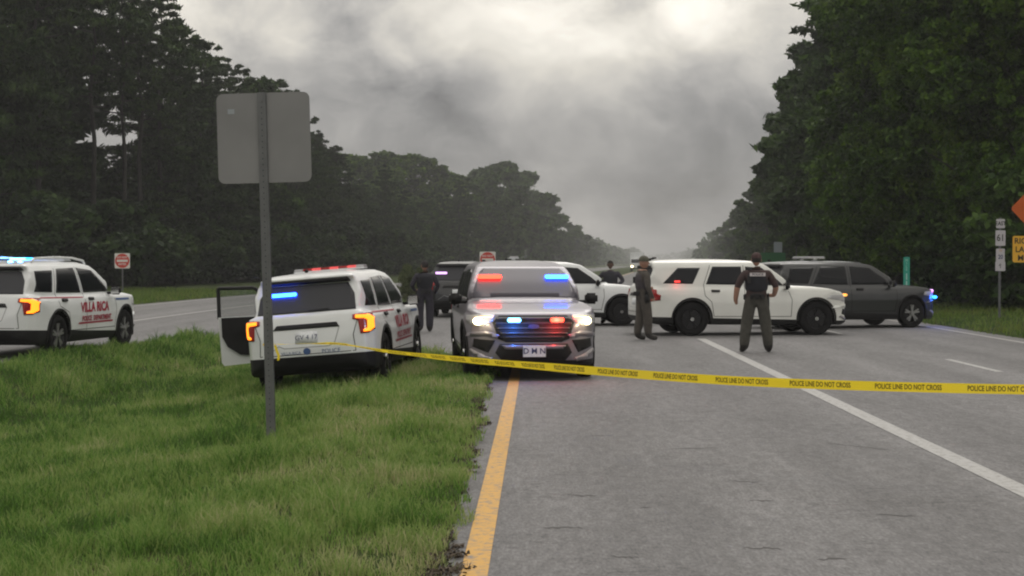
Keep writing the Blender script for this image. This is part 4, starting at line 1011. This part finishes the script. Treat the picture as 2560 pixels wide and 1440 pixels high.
    for k in (-1, 1):
        link('reversing_lamp', box_me((X0+.02, k*.86, .80), (.05, .10, .13), None, .02), pmat('warm_lit_lens', (.6, .4, .3), .3, emit=(1, .7, .6), es=.8), root)
        link('brake_light', box_me((X0+.02, k*.84, .98), (.05, .08, .10), None, .02), E_redd, root)
build_cars()

# ------------------------------------------------------------------ far box truck with its lights on
def build_truck():
    s = 14.; X, Y = at(1592, s)
    root = empty('box_truck', (X, Y, 0), (0, 0, R(-96))); tag(root, 'distant white box truck on the highway, glowing pale between two officers', 'truck')
    link('cargo_box', box_me((-2.5, 0, 2.3), (5, 2.4, 2.4), None, .05), M_white, root)
    cab = prism([(0.05, .6), (0.05, 2.3), (1.0, 2.35), (1.5, 1.5), (2.2, 1.4), (2.25, .6)], 'y', -1.05, 1.05); link('cab', cab, M_white, root)
    bm = bmesh.new(); add_box(bm, (1.31, 0, 1.9), (.02, 1.9, .75), Matrix.Rotation(R(-30), 3, 'Y')); link('windshield', mesh_of(bm, 'w'), M_glass2, root)
    for k in (-1, 1):
        link('headlight', box_me((2.27, .8*k, .95), (.06, .3, .22), None, .02), E_head, root)
        for xx in (-3.6, 1.3): link('wheel', build_wheel(.48)[0], M_tyre, root, (xx, .95*k, .48))
    link('bumper', box_me((2.3, 0, .62), (.12, 2.1, .2), None, .03), M_black, root)
build_truck()

# ------------------------------------------------------------------ signs
M_alu = pmat('bare_aluminium', (.235, .235, .24), .62, metal=.25, var=.10, vscale=1.5)
M_post = pmat('galvanised_post', (.15, .155, .16), .55, metal=.35, var=.15, vscale=6)
def rounded(w, h, r, n=5):
    P = []
    for cx, cy, a0 in ((w/2-r, h/2-r, 0), (-w/2+r, h/2-r, 90), (-w/2+r, -h/2+r, 180), (w/2-r, -h/2+r, 270)):
        for k in range(n+1): a = R(a0+90*k/n); P.append((cx+r*math.cos(a), cy+r*math.sin(a)))
    return P
def plate(w, h, r, t=.004): return prism(rounded(w, h, r), 'y', -t/2, t/2)
def post(H, w=.06, holes=False):
    bm = bmesh.new(); add_box(bm, (0, 0, H/2-.2), (w*.35, .012, H+.4)); 
    for k in (-1, 1):
        add_box(bm, (k*w*.33, .014, H/2-.2), (w*.32, .028, H+.4)); add_box(bm, (k*w*.52, .026, H/2-.2), (w*.14, .006, H+.4))
    return mesh_of(bm, 'post')
def txt(root, body, size, x, z, y, mat, bold=0, flip=False, name='lettering'):
    me = text_mesh(body, size, .0, 0, bold); me.transform(Matrix.Translation((x, y, z)) @ Matrix.Rotation(R(90), 4, 'X'))
    return link(name, me, mat, root)
def disc(r0, r1, n=28, sx=1.0):
    V = []; F = []
    for k in range(n):
        a = 2*math.pi*k/n; V += [(r0*math.cos(a)*sx, 0, r0*math.sin(a)), (r1*math.cos(a)*sx, 0, r1*math.sin(a))]
    if r0 == 0: return raw_mesh('disc', [(r1*math.cos(2*math.pi*k/n), 0, r1*math.sin(2*math.pi*k/n)) for k in range(n)], [tuple(range(n))])
    for k in range(n): a = 2*k; b = (2*k+2) % (2*n); F.append((a, b, b+1, a+1))
    return raw_mesh('ring', V, F)
def build_signs():
    # grey back of a sign close to the camera
    X, Y = at(676, 238); z0 = float(zg(X, Y)); lean = R(1.45)
    root = empty('road_sign', (X, Y, z0), (0, -lean, R(-2))); tag(root, 'tall blank grey back of a square road sign on its post, in the near grass', 'road sign')
    H = 3.52-z0
    link('post', post(H, .085), M_post, root)
    p = link('sign_panel', plate(.985, .945, .07, .005), M_alu, root, (.01, -.012+.045, H-.475))
    bm = bmesh.new()
    for k in range(int((H-.1)/.06)): add_box(bm, (0, -.0075, .08+k*.06), (.009, .003, .009))
    tag(link('post_holes', mesh_of(bm, 'holes'), M_well, root), kind='stuff')
    link('bracket', box_me((0, .036, H-.10), (.30, .006, .04)), M_post, root); link('bracket', box_me((0, .036, H-.86), (.30, .006, .04)), M_post, root)
    link('sticker', box_me((-.33, .0285, H-.19), (.07, .002, .05)), pmat('faded_sticker', (.30, .33, .36), .5), root)
    for z in (H-.10, H-.86):
        bm = bmesh.new(); add_cyl(bm, (0, -.02, z), (0, .05, z), .011, n=8); link('bolt', mesh_of(bm, 'bolt'), M_post, root)
    # two do-not-enter signs
    for px, py, wpx, yaw, lab in ((306, 652, 38, 2, 'do not enter sign on a thin post beyond the white car at the left'), (1219, 649, 40, 0, 'do not enter sign above the roof of the silver police car')):
        s = wpx/.76; X, Y = at(px, s); root = empty('do_not_enter_sign', (X, Y, 0), (0, 0, R(yaw))); tag(root, lab, 'road sign', 'do not enter signs')
        zc = HC+(HZ-py)/s
        link('post', post(zc+.36, .06), M_post, root)
        f = link('sign_panel', plate(.76, .76, .05), pmat('reflective_white_sheet', (.78, .76, .74), .35), root, (0, -.012, zc))
        link('red_disc', disc(0, .355), pmat('sign_red', (.60, .045, .03), .35), f, (0, -.006, 0))
        link('white_bar', box_me((0, -.009, 0), (.54, .003, .11)), pmat('reflective_white_sheet', (.78, .76, .74), .35), f)
        W = MATS['reflective_white_sheet']
        txt(f, 'DO NOT', .13, 0, .17, -.010, W, .003); txt(f, 'ENTER', .13, 0, -.17, -.010, W, .003)
    # stack of route signs, seen at an angle
    s = 88.; X, Y = at(2500, s); root = empty('route_marker_signs', (X, Y, float(zg(X, Y))), (0, 0, R(20)))
    zb = float(zg(X, Y)); tag(root, 'white stacked route marker signs on one thin post at the right verge', 'road sign')
    link('post', post(3.0-zb, .06), M_post, root)
    W = pmat('route_sign_white', (.52, .50, .53), .4)
    for za, zh, w, tx, mt in ((2.83, .26, .30, 'EAST', M_inkb), (2.42, .44, .34, '61', M_inkb), (2.06, .12, .30, 'TO', pmat('faded_orange', (.55, .35, .2), .5)), (1.88, .27, .30, '20', M_ink), (1.62, .27, .34, '\u2191', M_inkb)):
        p = link('sign_panel', plate(w, zh, .025), W, root, (0, -.012, za-zb)); txt(p, tx, zh*.62, 0, 0, -.006, mt, .004)
    # orange diamond with a yellow plaque under it, cut by the photo's right edge
    s = 118.; X, Y = at(2618, s); zb = float(zg(X, Y)); root = empty('warning_sign', (X, Y, zb), (0, 0, R(4)))
    tag(root, 'orange diamond warning sign over a yellow plaque at the right edge', 'road sign')
    link('post', post(3.6-zb, .07), M_post, root)
    zc = HC+(HZ-522)/s; OR = pmat('orange_sheet', (.46, .085, .004), .45); YL = pmat('yellow_sheet', (.72, .40, .03), .45)
    d = plate(1.16, 1.16, .07); d.transform(Matrix.Rotation(R(45), 4, 'Y')); dp = link('diamond_panel', d, OR, root, (0, -.024, zc-zb))
    for k, (x, z, r_) in enumerate(((-.36, -.22, .15), (-.30, .12, .08), (.25, -.2, .15))):
        link('symbol', disc(0, r_), M_inkb, dp, (x, -.008, z))
    link('symbol', box_me((0, -.008, -.05), (.60, .003, .16), Matrix.Rotation(R(8), 3, 'Y')), M_inkb, dp)
    pq = link('plaque', plate(1.52, .56, .04), YL, root, (0, -.012, HC+(HZ-623)/s-zb))
    for i, row in enumerate(('RIGHT LANE', 'LANE CLOSED', 'MUST EXIT')): pass
    txt(pq, 'RIGHT', .17, -.48, .17, -.008, M_inkb, .003); txt(pq, 'LANE', .17, -.50, -.01, -.008, M_inkb, .003); txt(pq, 'MUST EXIT', .17, -.24, -.19, -.008, M_inkb, .003)
    # green marker behind the grey car
    s = 86.; X, Y = at(2266, s); root = empty('mile_marker', (X, Y, 0), (0, 0, R(3))); tag(root, 'narrow bright green mile marker standing behind the grey police car', 'mile marker')
    link('post', post(1.9, .05), M_post, root)
    G = pmat('green_sheet', (.02, .30, .20), .4); p = link('sign_panel', plate(.19, .92, .02), G, root, (0, -.012, HC+(HZ-682)/s))
    Wm = pmat('pale_green_white', (.45, .62, .55), .4)
    for k, ch in enumerate('MILE'): txt(p, ch, .10, 0, .36-.09*k, -.006, Wm)
    txt(p, '1', .26, 0, -.12, -.006, Wm, .004); txt(p, '1', .26, 0, -.34, -.006, Wm, .004)
    # green guide sign with a small grey plate above it, far right carriageway
    s = 42.; X, Y = at(1932, s); root = empty('guide_sign', (X, Y, 0)); tag(root, 'small green guide sign with grey plate above, behind the officer in black vest', 'road sign')
    for x in (-.5, .5): link('post', post(2.6, .07), M_post, root, (x, 0, 0))
    G2 = pmat('dark_green_sheet', (.025, .13, .05), .5)
    link('sign_panel', plate(1.5, 1.1, .06), G2, root, (0, -.012, 1.75)); link('upper_plate', plate(.5, .62, .04), pmat('grey_plate', (.30, .34, .38), .5), root, (.30, -.012, 2.62))
    s = 36.; X, Y = at(1991, s); root = empty('road_sign', (X, Y, 0), (0, 0, R(8))); tag(root, 'small pale grey sign high on a post before the right woods', 'road sign')
    zc = HC+(HZ-553)/s; link('post', post(zc+.3, .08), pmat('dark_post', (.06, .06, .06), .6), root); link('sign_panel', plate(.46, .68, .04), pmat('grey_sign_back', (.17, .18, .18), .6), root, (0, -.012, zc))
build_signs()

def tape_film():
    m = pmat('yellow_tape_film', (.95, .74, .04), .35, spec=.4, var=.04, vscale=2); nt = m.node_tree
    t = nt.nodes.new('ShaderNodeBsdfTranslucent'); t.inputs['Color'].default_value = (.95, .74, .04, 1); mx = nt.nodes.new('ShaderNodeMixShader'); mx.inputs[0].default_value = .45
    out = next(n for n in nt.nodes if n.type == 'OUTPUT_MATERIAL'); b = nt.nodes['Principled BSDF']
    nt.links.new(b.outputs[0], mx.inputs[1]); nt.links.new(t.outputs[0], mx.inputs[2]); nt.links.new(mx.outputs[0], out.inputs['Surface']); return m
def build_tape():
    # from the sign post, past the two cars, to a tie beyond the right edge of the photo
    pts = [(668, 862, 236, .0), (760, 859, 215, .12), (850, 860, 196, .28), (950, 876, 200, .60), (1050, 888, 212, .75), (1200, 903, 238, .88), (1400, 920, 268, 1), (1620, 938, 288, 1), (1850, 953, 305, 1), (2100, 963, 318, 1), (2350, 970, 326, 1), (2560, 974, 330, 1), (2900, 980, 336, 1)]
    C = []
    for px, py, s, w in pts: C.append((Vector(((px-1280)/s, FPX/s, HC-(py-HZ)/s)), w))
    V = []; F = []; n = 14; cen = []
    P = [c[0] for c in C]; Wd = [c[1] for c in C]
    def cr(a, b, c, d, t): return .5*((2*b)+(-a+c)*t+(2*a-5*b+4*c-d)*t*t+(-a+3*b-3*c+d)*t**3)
    for i in range(len(P)-1):
        a = P[max(i-1, 0)]; b = P[i]; c = P[i+1]; d = P[min(i+2, len(P)-1)]
        for k in range(n): t = k/n; cen.append((cr(a, b, c, d, t), Wd[i]+(Wd[i+1]-Wd[i])*t))
    cen.append((P[-1], 1))
    root = empty('barrier_tape', P[0]); tag(root, 'thin yellow barrier tape with black lettering stretched across the turn lane', 'barrier tape')
    hw = .038
    arc = [0]
    for i in range(1, len(cen)): arc.append(arc[-1]+(cen[i][0]-cen[i-1][0]).length)
    def frame(u):
        i = max(0, min(len(arc)-2, int(np.searchsorted(arc, u))-1)); t = (u-arc[i])/(arc[i+1]-arc[i]); p = cen[i][0].lerp(cen[i+1][0], t); w = cen[i][1]*(1-t)+cen[i+1][1]*t
        d = (cen[i+1][0]-cen[i][0]).normalized(); ang = math.acos(max(0, min(1, w)))+.10*math.sin(u*1.7)+.06*math.sin(u*4.1)
        up = Vector((0, 0, 1)); side = d.cross(up).normalized(); upn = side.cross(d).normalized()
        return p, upn*math.cos(ang)+side*math.sin(ang), d
    N = int(arc[-1]/.04)
    for i in range(N+1):
        p, u_, d = frame(arc[-1]*i/N); a = p+u_*hw-P[0]; b = p-u_*hw-P[0]; V += [a, b]
        if i: k = 2*i; F.append((k-2, k-1, k+1, k))
    link('tape_band', raw_mesh('tape', V, F, True), tape_film(), root)
    me0 = text_mesh('POLICE LINE DO NOT CROSS', .056, 0, 0, .0012); xs = [v.co.x for v in me0.vertices]; wx = (max(xs)-min(xs)); kx = .50/wx
    u0 = arc[-1]-.18
    while u0 > .5:
        me = me0.copy()
        for v in me.vertices:
            u = u0-.25+v.co.x*kx-.0; u = max(.01, min(arc[-1]-.01, u)); p, u_, d = frame(u)
            nrm = d.cross(u_).normalized(); nrm = nrm if nrm.y < 0 else -nrm
            v.co = p+u_*(v.co.y*1.0)+nrm*.003-P[0]
        link('tape_lettering', me, pmat('tape_print', (.09, .06, .01), .6), root); u0 -= .69
    # knot and loose end on the post
    bm = bmesh.new(); add_box(bm, (0, 0, 0), (.10, .07, .03), None, .008); link('knot', mesh_of(bm, 'k'), MATS['yellow_tape_film'], root, (0, .03, 0))
    q = [(.08, 0, -.01), (.10, -.01, -.07), (.12, -.01, -.12), (.115, .0, -.17)]; V = []; F = []
    for i, (x, y, z) in enumerate(q):
        V += [(x-.012, y, z), (x+.012, y+.01, z+.008)]
        if i: k = 2*i; F.append((k-2, k-1, k+1, k))
    link('loose_end', raw_mesh('end', V, F), MATS['yellow_tape_film'], root)
build_tape()
def build_stake():
    s = 336.; X, Y = at(2900, s); zt = HC-(980-HZ)/s
    root = empty('traffic_cone', (X+.05, Y, 0)); tag(root, 'orange traffic cone holding the end of the yellow tape beyond the right edge', 'traffic cone')
    oc = pmat('cone_orange', (.65, .12, .02), .5)
    link('base', box_me((0, 0, .02), (.38, .38, .04), None, .01), M_black, root)
    bm = bmesh.new(); add_cyl(bm, (0, 0, .04), (0, 0, zt+.06), .14, .03, 24); link('cone', mesh_of(bm, 'cone', False), oc, root)
    bm = bmesh.new(); add_cyl(bm, (0, 0, .42), (0, 0, .56), .089, .070, 24, False); link('reflective_band', mesh_of(bm, 'band'), MATS['reflective_white_sheet'], root)
build_stake()

# ------------------------------------------------------------------ people
def skin_mesh(chains, sub=2):
    """chains: list of lists of (pos, rx, ry); first point of a chain may be an index key to join"""
    me = bpy.data.meshes.new('skel'); bm = bmesh.new(); ly = bm.verts.layers.skin.verify(); named = {}; first = True
    for ch in chains:
        prev = None
        for it in ch:
            if isinstance(it, str): prev = named[it]; continue
            nm, p, rx, ry = it; v = bm.verts.new(p); v[ly].radius = (rx, ry); v[ly].use_root = first; first = False
            if nm: named[nm] = v
            if prev is not None: bm.edges.new((prev, v))
            prev = v
    bm.to_mesh(me); bm.free()
    def f(o):
        m = o.modifiers.new('s', 'SKIN'); m.use_smooth_shade = True; m.branch_smoothing = .3
        u = o.modifiers.new('u', 'SUBSURF'); u.levels = sub
    return modmesh(me, f)
M_skin = pmat('skin', (.36, .20, .14), .6); M_skind = pmat('dark_skin', (.09, .05, .035), .6)
def person(px, s, yaw, H, label, shirt, trousers, boots=None, skin=None, arms=None, stance=.17, vest=None, hat=None, lean=0, sleeves='short', feet_y=(0, 0), head_turn=0, z=0):
    skin = skin or M_skin; boots = boots or pmat('boot_leather', (.02, .018, .016), .6)
    X, Y = at(px, s); root = empty('person', (X, Y, z), (0, 0, yaw)); k = H/1.80; root.scale = (k*1.1, k*1.08, k); tag(root, label, 'person', 'officers standing at the scene')
    # faces +y in its own frame ; x right
    st = stance
    A = arms or {}
    def arm(sg):
        el, wr, hd = A.get(sg, ((sg*.33, -.04, 1.14), (sg*.36, .06, .90), (sg*.35, .10, .80)))
        return el, wr, hd
    ch = [[('pelvis', (0, 0, .97), .175, .13), ('waist', (0, 0, 1.10), .168, .125), ('chest', (0, -.01, 1.30), .20, .14), ('neckb', (0, -.015, 1.455), .115, .10), ('neck', (0, 0, 1.535), .062, .062)]]
    for sg in (-1, 1):
        fy = feet_y[0 if sg < 0 else 1]
        ch.append(['pelvis', ('hip', (sg*.10, 0, .90), .120, .12), ('knee', (sg*(.07+st*.45), .02+fy*.4, .50), .100, .10), ('shin', (sg*(.02+st*.85), fy*.8, .26), .092, .095), ('ankle', (sg*st, fy-.01, .10), .078, .085), ('foot', (sg*(st+.015), fy+.07, .055), .060, .055), ('toe', (sg*(st+.03), fy+.18, .045), .052, .042)])
        el, wr, hd = arm(sg)
        ch.append(['chest', ('sh', (sg*.195, -.01, 1.425), .082, .08), ('el', el, .056, .056), ('wr', wr, .040, .040), ('palm'+str(sg), hd, .038, .026)])
        d = (Vector(hd)-Vector(wr)).normalized(); side = d.cross(Vector((0, 1, 0)) if abs(d.y) < .8 else Vector((0, 0, 1))).normalized()
        nrm = d.cross(side).normalized(); c = Vector(hd)
        for q, (off, ln) in enumerate(((-.026, .065), (-.009, .078), (.009, .074), (.026, .058))):
            r_ = c+nrm*0+side*off*1.0
            ch.append([(None, r_, .010, .010), (None, r_+d*ln*.55+nrm*.006, .009, .009), (None, r_+d*ln+nrm*.022, .007, .007)])
        ch.append([(None, c+side*.02*sg, .012, .012), (None, c+side*.045*sg+d*.02, .010, .010), (None, c+side*.05*sg+d*.05, .008, .008)])
    me = skin_mesh(ch)
    # head: one shaped mesh joined to the body surface
    bm = bmesh.new(); bm.from_mesh(me); bpy.data.meshes.remove(me)
    g = bmesh.ops.create_uvsphere(bm, u_segments=20, v_segments=14, radius=1)['verts']
    hm = Matrix.Translation((0, .015, 1.665)) @ Matrix.Rotation(head_turn, 4, 'Z')
    for v in g:
        x, y, z_ = v.co; w = .076*(1-.22*max(0, -z_)); dpt = .098 if y > 0 else .098
        v.co = hm @ Vector((x*w, y*dpt*(1-.12*max(0, -z_))+(.012 if z_ < -.5 and y > 0 else 0), z_*.118))
    for c, sc_ in (((0, .108, -.012), (.014, .022, .022)), ((0, .098, -.052), (.026, .012, .008)), ((-.077, 0, -.01), (.012, .022, .032)), ((.077, 0, -.01), (.012, .022, .032)), ((-.03, .088, .015), (.014, .01, .008)), ((.03, .088, .015), (.014, .01, .008))):
        gg = add_sph(bm, (0, 0, 0), sc_, 8); bmesh.ops.transform(bm, matrix=hm @ Matrix.Translation(c), verts=gg)
    me = mesh_of(bm, 'body', True)
    me.materials.clear()
    for m in (skin, shirt, trousers, boots): me.materials.append(m)
    slv = .62 if sleeves == 'short' else 1.01
    for p in me.polygons:
        c = p.center; i = 1
        if c.z > 1.505 and abs(c.x) < .12: i = 0
        elif c.z < .14 and abs(c.x) < st+.2 and c.z < .14: i = 3
        elif c.z < 1.0 and abs(c.x) < (.23+max(0, .9-c.z)*.3) and not any((c-Vector(arm(sg)[t])).length < .10 for sg in (-1, 1) for t in (1, 2)): i = 2
        for sg in (-1, 1):
            el, wr, hd = map(Vector, arm(sg)); sh = Vector((sg*.185, -.01, 1.425))
            d_low = min((c-wr.lerp(el, t)).length for t in (0, .25, .5, .75)); 
            if c.x*sg > .1 and (d_low < .075 or (c-hd).length < .11):
                i = 0 if (sleeves == 'short' or (c-hd).length < .08) else 1
        p.material_index = i
    body = bpy.data.objects.new('body', me); COL.objects.link(body); body.parent = root
    if lean: body.rotation_euler = (lean, 0, 0)
    bk = pmat('black_nylon', (.012, .012, .014), .75)
    if vest:
        vm = skin_mesh([[('a', (0, -.0, 1.04), .200, .155), (None, (0, -.005, 1.20), .205, .165), (None, (0, -.012, 1.36), .215, .165), (None, (0, -.015, 1.465), .155, .125)]], 2); link('vest', vm, vest, root)
    bm = bmesh.new(); lm = lathe([(.158, .0), (.163, .01), (.163, .05), (.158, .06)], 20); lm.transform(Matrix.Translation((0, 0, 1.0)) @ Matrix.Diagonal((1.04, .82, 1, 1)) @ Matrix.Rotation(R(90), 4, 'X')); bm.free()
    link('duty_belt', lm, bk, root)
    bm = bmesh.new(); add_box(bm, (.185, .0, .90), (.05, .09, .22), None, .015); add_box(bm, (.19, -.02, 1.03), (.035, .05, .07), None, .01); link('holster', mesh_of(bm, 'hol', True), bk, root)
    bm = bmesh.new(); add_box(bm, (-.18, .03, .99), (.05, .07, .11), None, .012); link('radio_pouch', mesh_of(bm, 'rad', True), bk, root)
    for px_, pz_ in ((-.09, 1.0), (.0, 1.0), (.09, 1.0)): link('belt_pouch', box_me((px_, -.150, pz_), (.06, .045, .09), None, .012), bk, root)
    link('shoulder_radio', box_me((-.13, -.135, 1.30), (.06, .05, .13), None, .012), bk, root)
    if hat:
        kind, hmmat = hat; bm = bmesh.new()
        if kind == 'cap':
            g = bmesh.ops.create_uvsphere(bm, u_segments=18, v_segments=10, radius=1)['verts']
            bmesh.ops.delete(bm, geom=[v for v in g if v.co.z < -.05], context='VERTS')
            for v in bm.verts: v.co = hm @ Vector((v.co.x*.086, v.co.y*.106, .03+v.co.z*.105))
            gg = add_cyl(bm, (0, 0, 0), (0, 0, .008), .065, n=16); bmesh.ops.transform(bm, matrix=hm @ Matrix.Translation((0, .115, .028)) @ Matrix.Rotation(R(-10), 4, 'X'), verts=gg)
            link('cap', mesh_of(bm, 'cap', True), hmmat, root)
            bm = bmesh.new(); g = bmesh.ops.create_uvsphere(bm, u_segments=18, v_segments=12, radius=1)['verts']
            bmesh.ops.delete(bm, geom=[v for v in g if v.co.y > .1 or v.co.z < -.55], context='VERTS')
            for v in bm.verts: v.co = hm @ Vector((v.co.x*.081, v.co.y*.102-.004, .008+v.co.z*.112))
            link('hair', mesh_of(bm, 'hair', True), pmat('dark_hair', (.015, .012, .01), .8), root)
        elif kind == 'helmet':
            g = bmesh.ops.create_uvsphere(bm, u_segments=18, v_segments=12, radius=1)['verts']
            bmesh.ops.delete(bm, geom=[v for v in g if v.co.z < -.25], context='VERTS')
            for v in bm.verts: v.co = hm @ Vector((v.co.x*.100, v.co.y*.118, .035+v.co.z*.125))
            link('helmet', mesh_of(bm, 'helmet', True), hmmat, root)
            bm = bmesh.new()
            gg = add_cyl(bm, (0, .12, .085), (0, .20, .085), .018, n=8)+add_cyl(bm, (-.03, .19, .10), (-.03, .25, .11), .020, .017, n=10)+add_cyl(bm, (.03, .19, .10), (.03, .25, .11), .020, .017, n=10)+add_cyl(bm, (-.07, .06, -.07), (-.02, .14, -.08), .008, n=6)
            bmesh.ops.transform(bm, matrix=hm, verts=gg); link('raised_goggles', mesh_of(bm, 'gog', True), bk, root)
    else:
        bm = bmesh.new(); g = bmesh.ops.create_uvsphere(bm, u_segments=18, v_segments=12, radius=1)['verts']
        bmesh.ops.delete(bm, geom=[v for v in g if v.co.z < .1 and v.co.y > .15 or v.co.z < -.35], context='VERTS')
        for v in bm.verts: v.co = hm @ Vector((v.co.x*.082, v.co.y*.104-.004, .012+v.co.z*.113))
        link('hair', mesh_of(bm, 'hair', True), pmat('dark_hair', (.015, .012, .01), .8), root)
    return root
def build_people():
    drk = pmat('navy_uniform', (.022, .020, .032), .8, var=.25, vscale=14, bump=.4, bscale=18); olv = pmat('olive_trousers', (.055, .053, .045), .85, var=.2, vscale=14, bump=.4, bscale=16)
    tan = pmat('grey_green_uniform', (.060, .052, .045), .85, var=.25, vscale=14, bump=.4, bscale=18); blk = pmat('black_vest', (.012, .013, .020), .85, var=.2, vscale=10, bump=.5, bscale=12)
    maro = pmat('dark_brown_shirt', (.040, .022, .022), .85, var=.2)
    # 1 by the white car with the open door: seen from behind, half turned left, hands before the body
    person(1062, 100, R(12), 1.78, 'officer in dark uniform standing between the white and silver cars', drk, drk, arms={-1: ((-.30, -.02, 1.16), (-.22, .17, 1.05), (-.13, .22, 1.03)), 1: ((.30, -.05, 1.16), (.26, .12, .98), (.20, .20, .96))}, hat=('cap', pmat('black_cap', (.014, .012, .014), .8)), stance=.11, vest=blk, sleeves='long', head_turn=R(10))
    # 2 behind the bonnet of the half hidden white car
    person(1526, 88, R(168), 1.80, 'officer in dark clothes behind the hood of the half hidden white car', drk, drk, skin=M_skind, arms={-1: ((-.34, .02, 1.20), (-.20, .22, 1.10), (-.08, .26, 1.12)), 1: ((.34, .02, 1.20), (.20, .22, 1.12), (.10, .26, 1.10))}, vest=blk, sleeves='long')
    # 3 with a helmet, looking right
    r3 = person(1608, 112, R(-72), 1.86, 'officer in olive helmet with raised goggles, looking right behind the cream car', tan, tan, arms={-1: ((-.28, .05, 1.18), (-.25, .22, 1.10), (-.18, .30, 1.12)), 1: ((.29, -.03, 1.15), (.30, .07, .93), (.29, .10, .84))}, hat=('helmet', pmat('olive_helmet', (.075, .072, .05), .7, var=.2)), stance=.09, vest=pmat('grey_vest', (.05, .042, .05), .85, var=.3, vscale=12), sleeves='long', feet_y=(-.08, .08))
    # 4 from behind, black vest, legs apart
    r4 = person(1891, 129.5, R(-3), 1.93, 'officer in black vest seen from behind, legs apart, bare forearms', maro, olv, arms={-1: ((-.315, -.04, 1.17), (-.335, .04, .94), (-.31, .10, .86)), 1: ((.315, -.05, 1.18), (.30, .10, 1.02), (.22, .17, 1.02))}, hat=('cap', pmat('maroon_cap', (.05, .022, .022), .8)), stance=.195, vest=blk)
    t = text_mesh('POLICE', .085, 0, 0, .002); 
    pm = box_me((0, -.186, 1.40), (.25, .012, .062), None, 0); lb = link('back_patch', pm, pmat('pale_patch', (.62, .58, .60), .6), r4)
    t.transform(Matrix.Translation((0, -.1935, 1.40)) @ Matrix.Rotation(R(90), 4, 'X') @ Matrix.Diagonal((.66, .66, 1, 1))); link('patch_lettering', t, blk, r4)
build_people()

def build_cracks():
    rng = random.Random(21)
    for px, py, wpx, sl in ((1735, 1122, 150, .06), (1905, 1253, 60, 0), (1460, 1241, 70, -.02), (1615, 1270, 30, .1), (1400, 1322, 110, .03), (1905, 1373, 90, -.02), (2150, 1118, 130, -.35), (1860, 1205, 60, -.2), (1760, 1030, 90, .08), (1500, 1090, 60, .05), (2240, 1290, 90, -.1), (2080, 1400, 80, .05), (1560, 1395, 70, -.05)):
        c = pxp(px, py); s = (py-HZ)/HC; n = 9; V = []; F = []; W = wpx/s
        for i in range(n+1):
            t = i/n-.5; x = c.x+t*W; y = c.y+t*sl*W*3+rng.uniform(-.03, .03); hw = .012*(1-abs(t)*1.7)*rng.uniform(.5, 1.5)+.002
            V += [(x, y-hw*1.5, .0015), (x+.01, y+hw*1.5, .0015)]
            if i: k = 2*i; F.append((k-2, k, k+1, k-1))
        tag(link('road_crack', raw_mesh('crack', V, F), pmat('dark_crack', (.085, .082, .082), .95)), kind='structure')  # cracks drawn as thin dark strips on the asphalt
build_cracks()
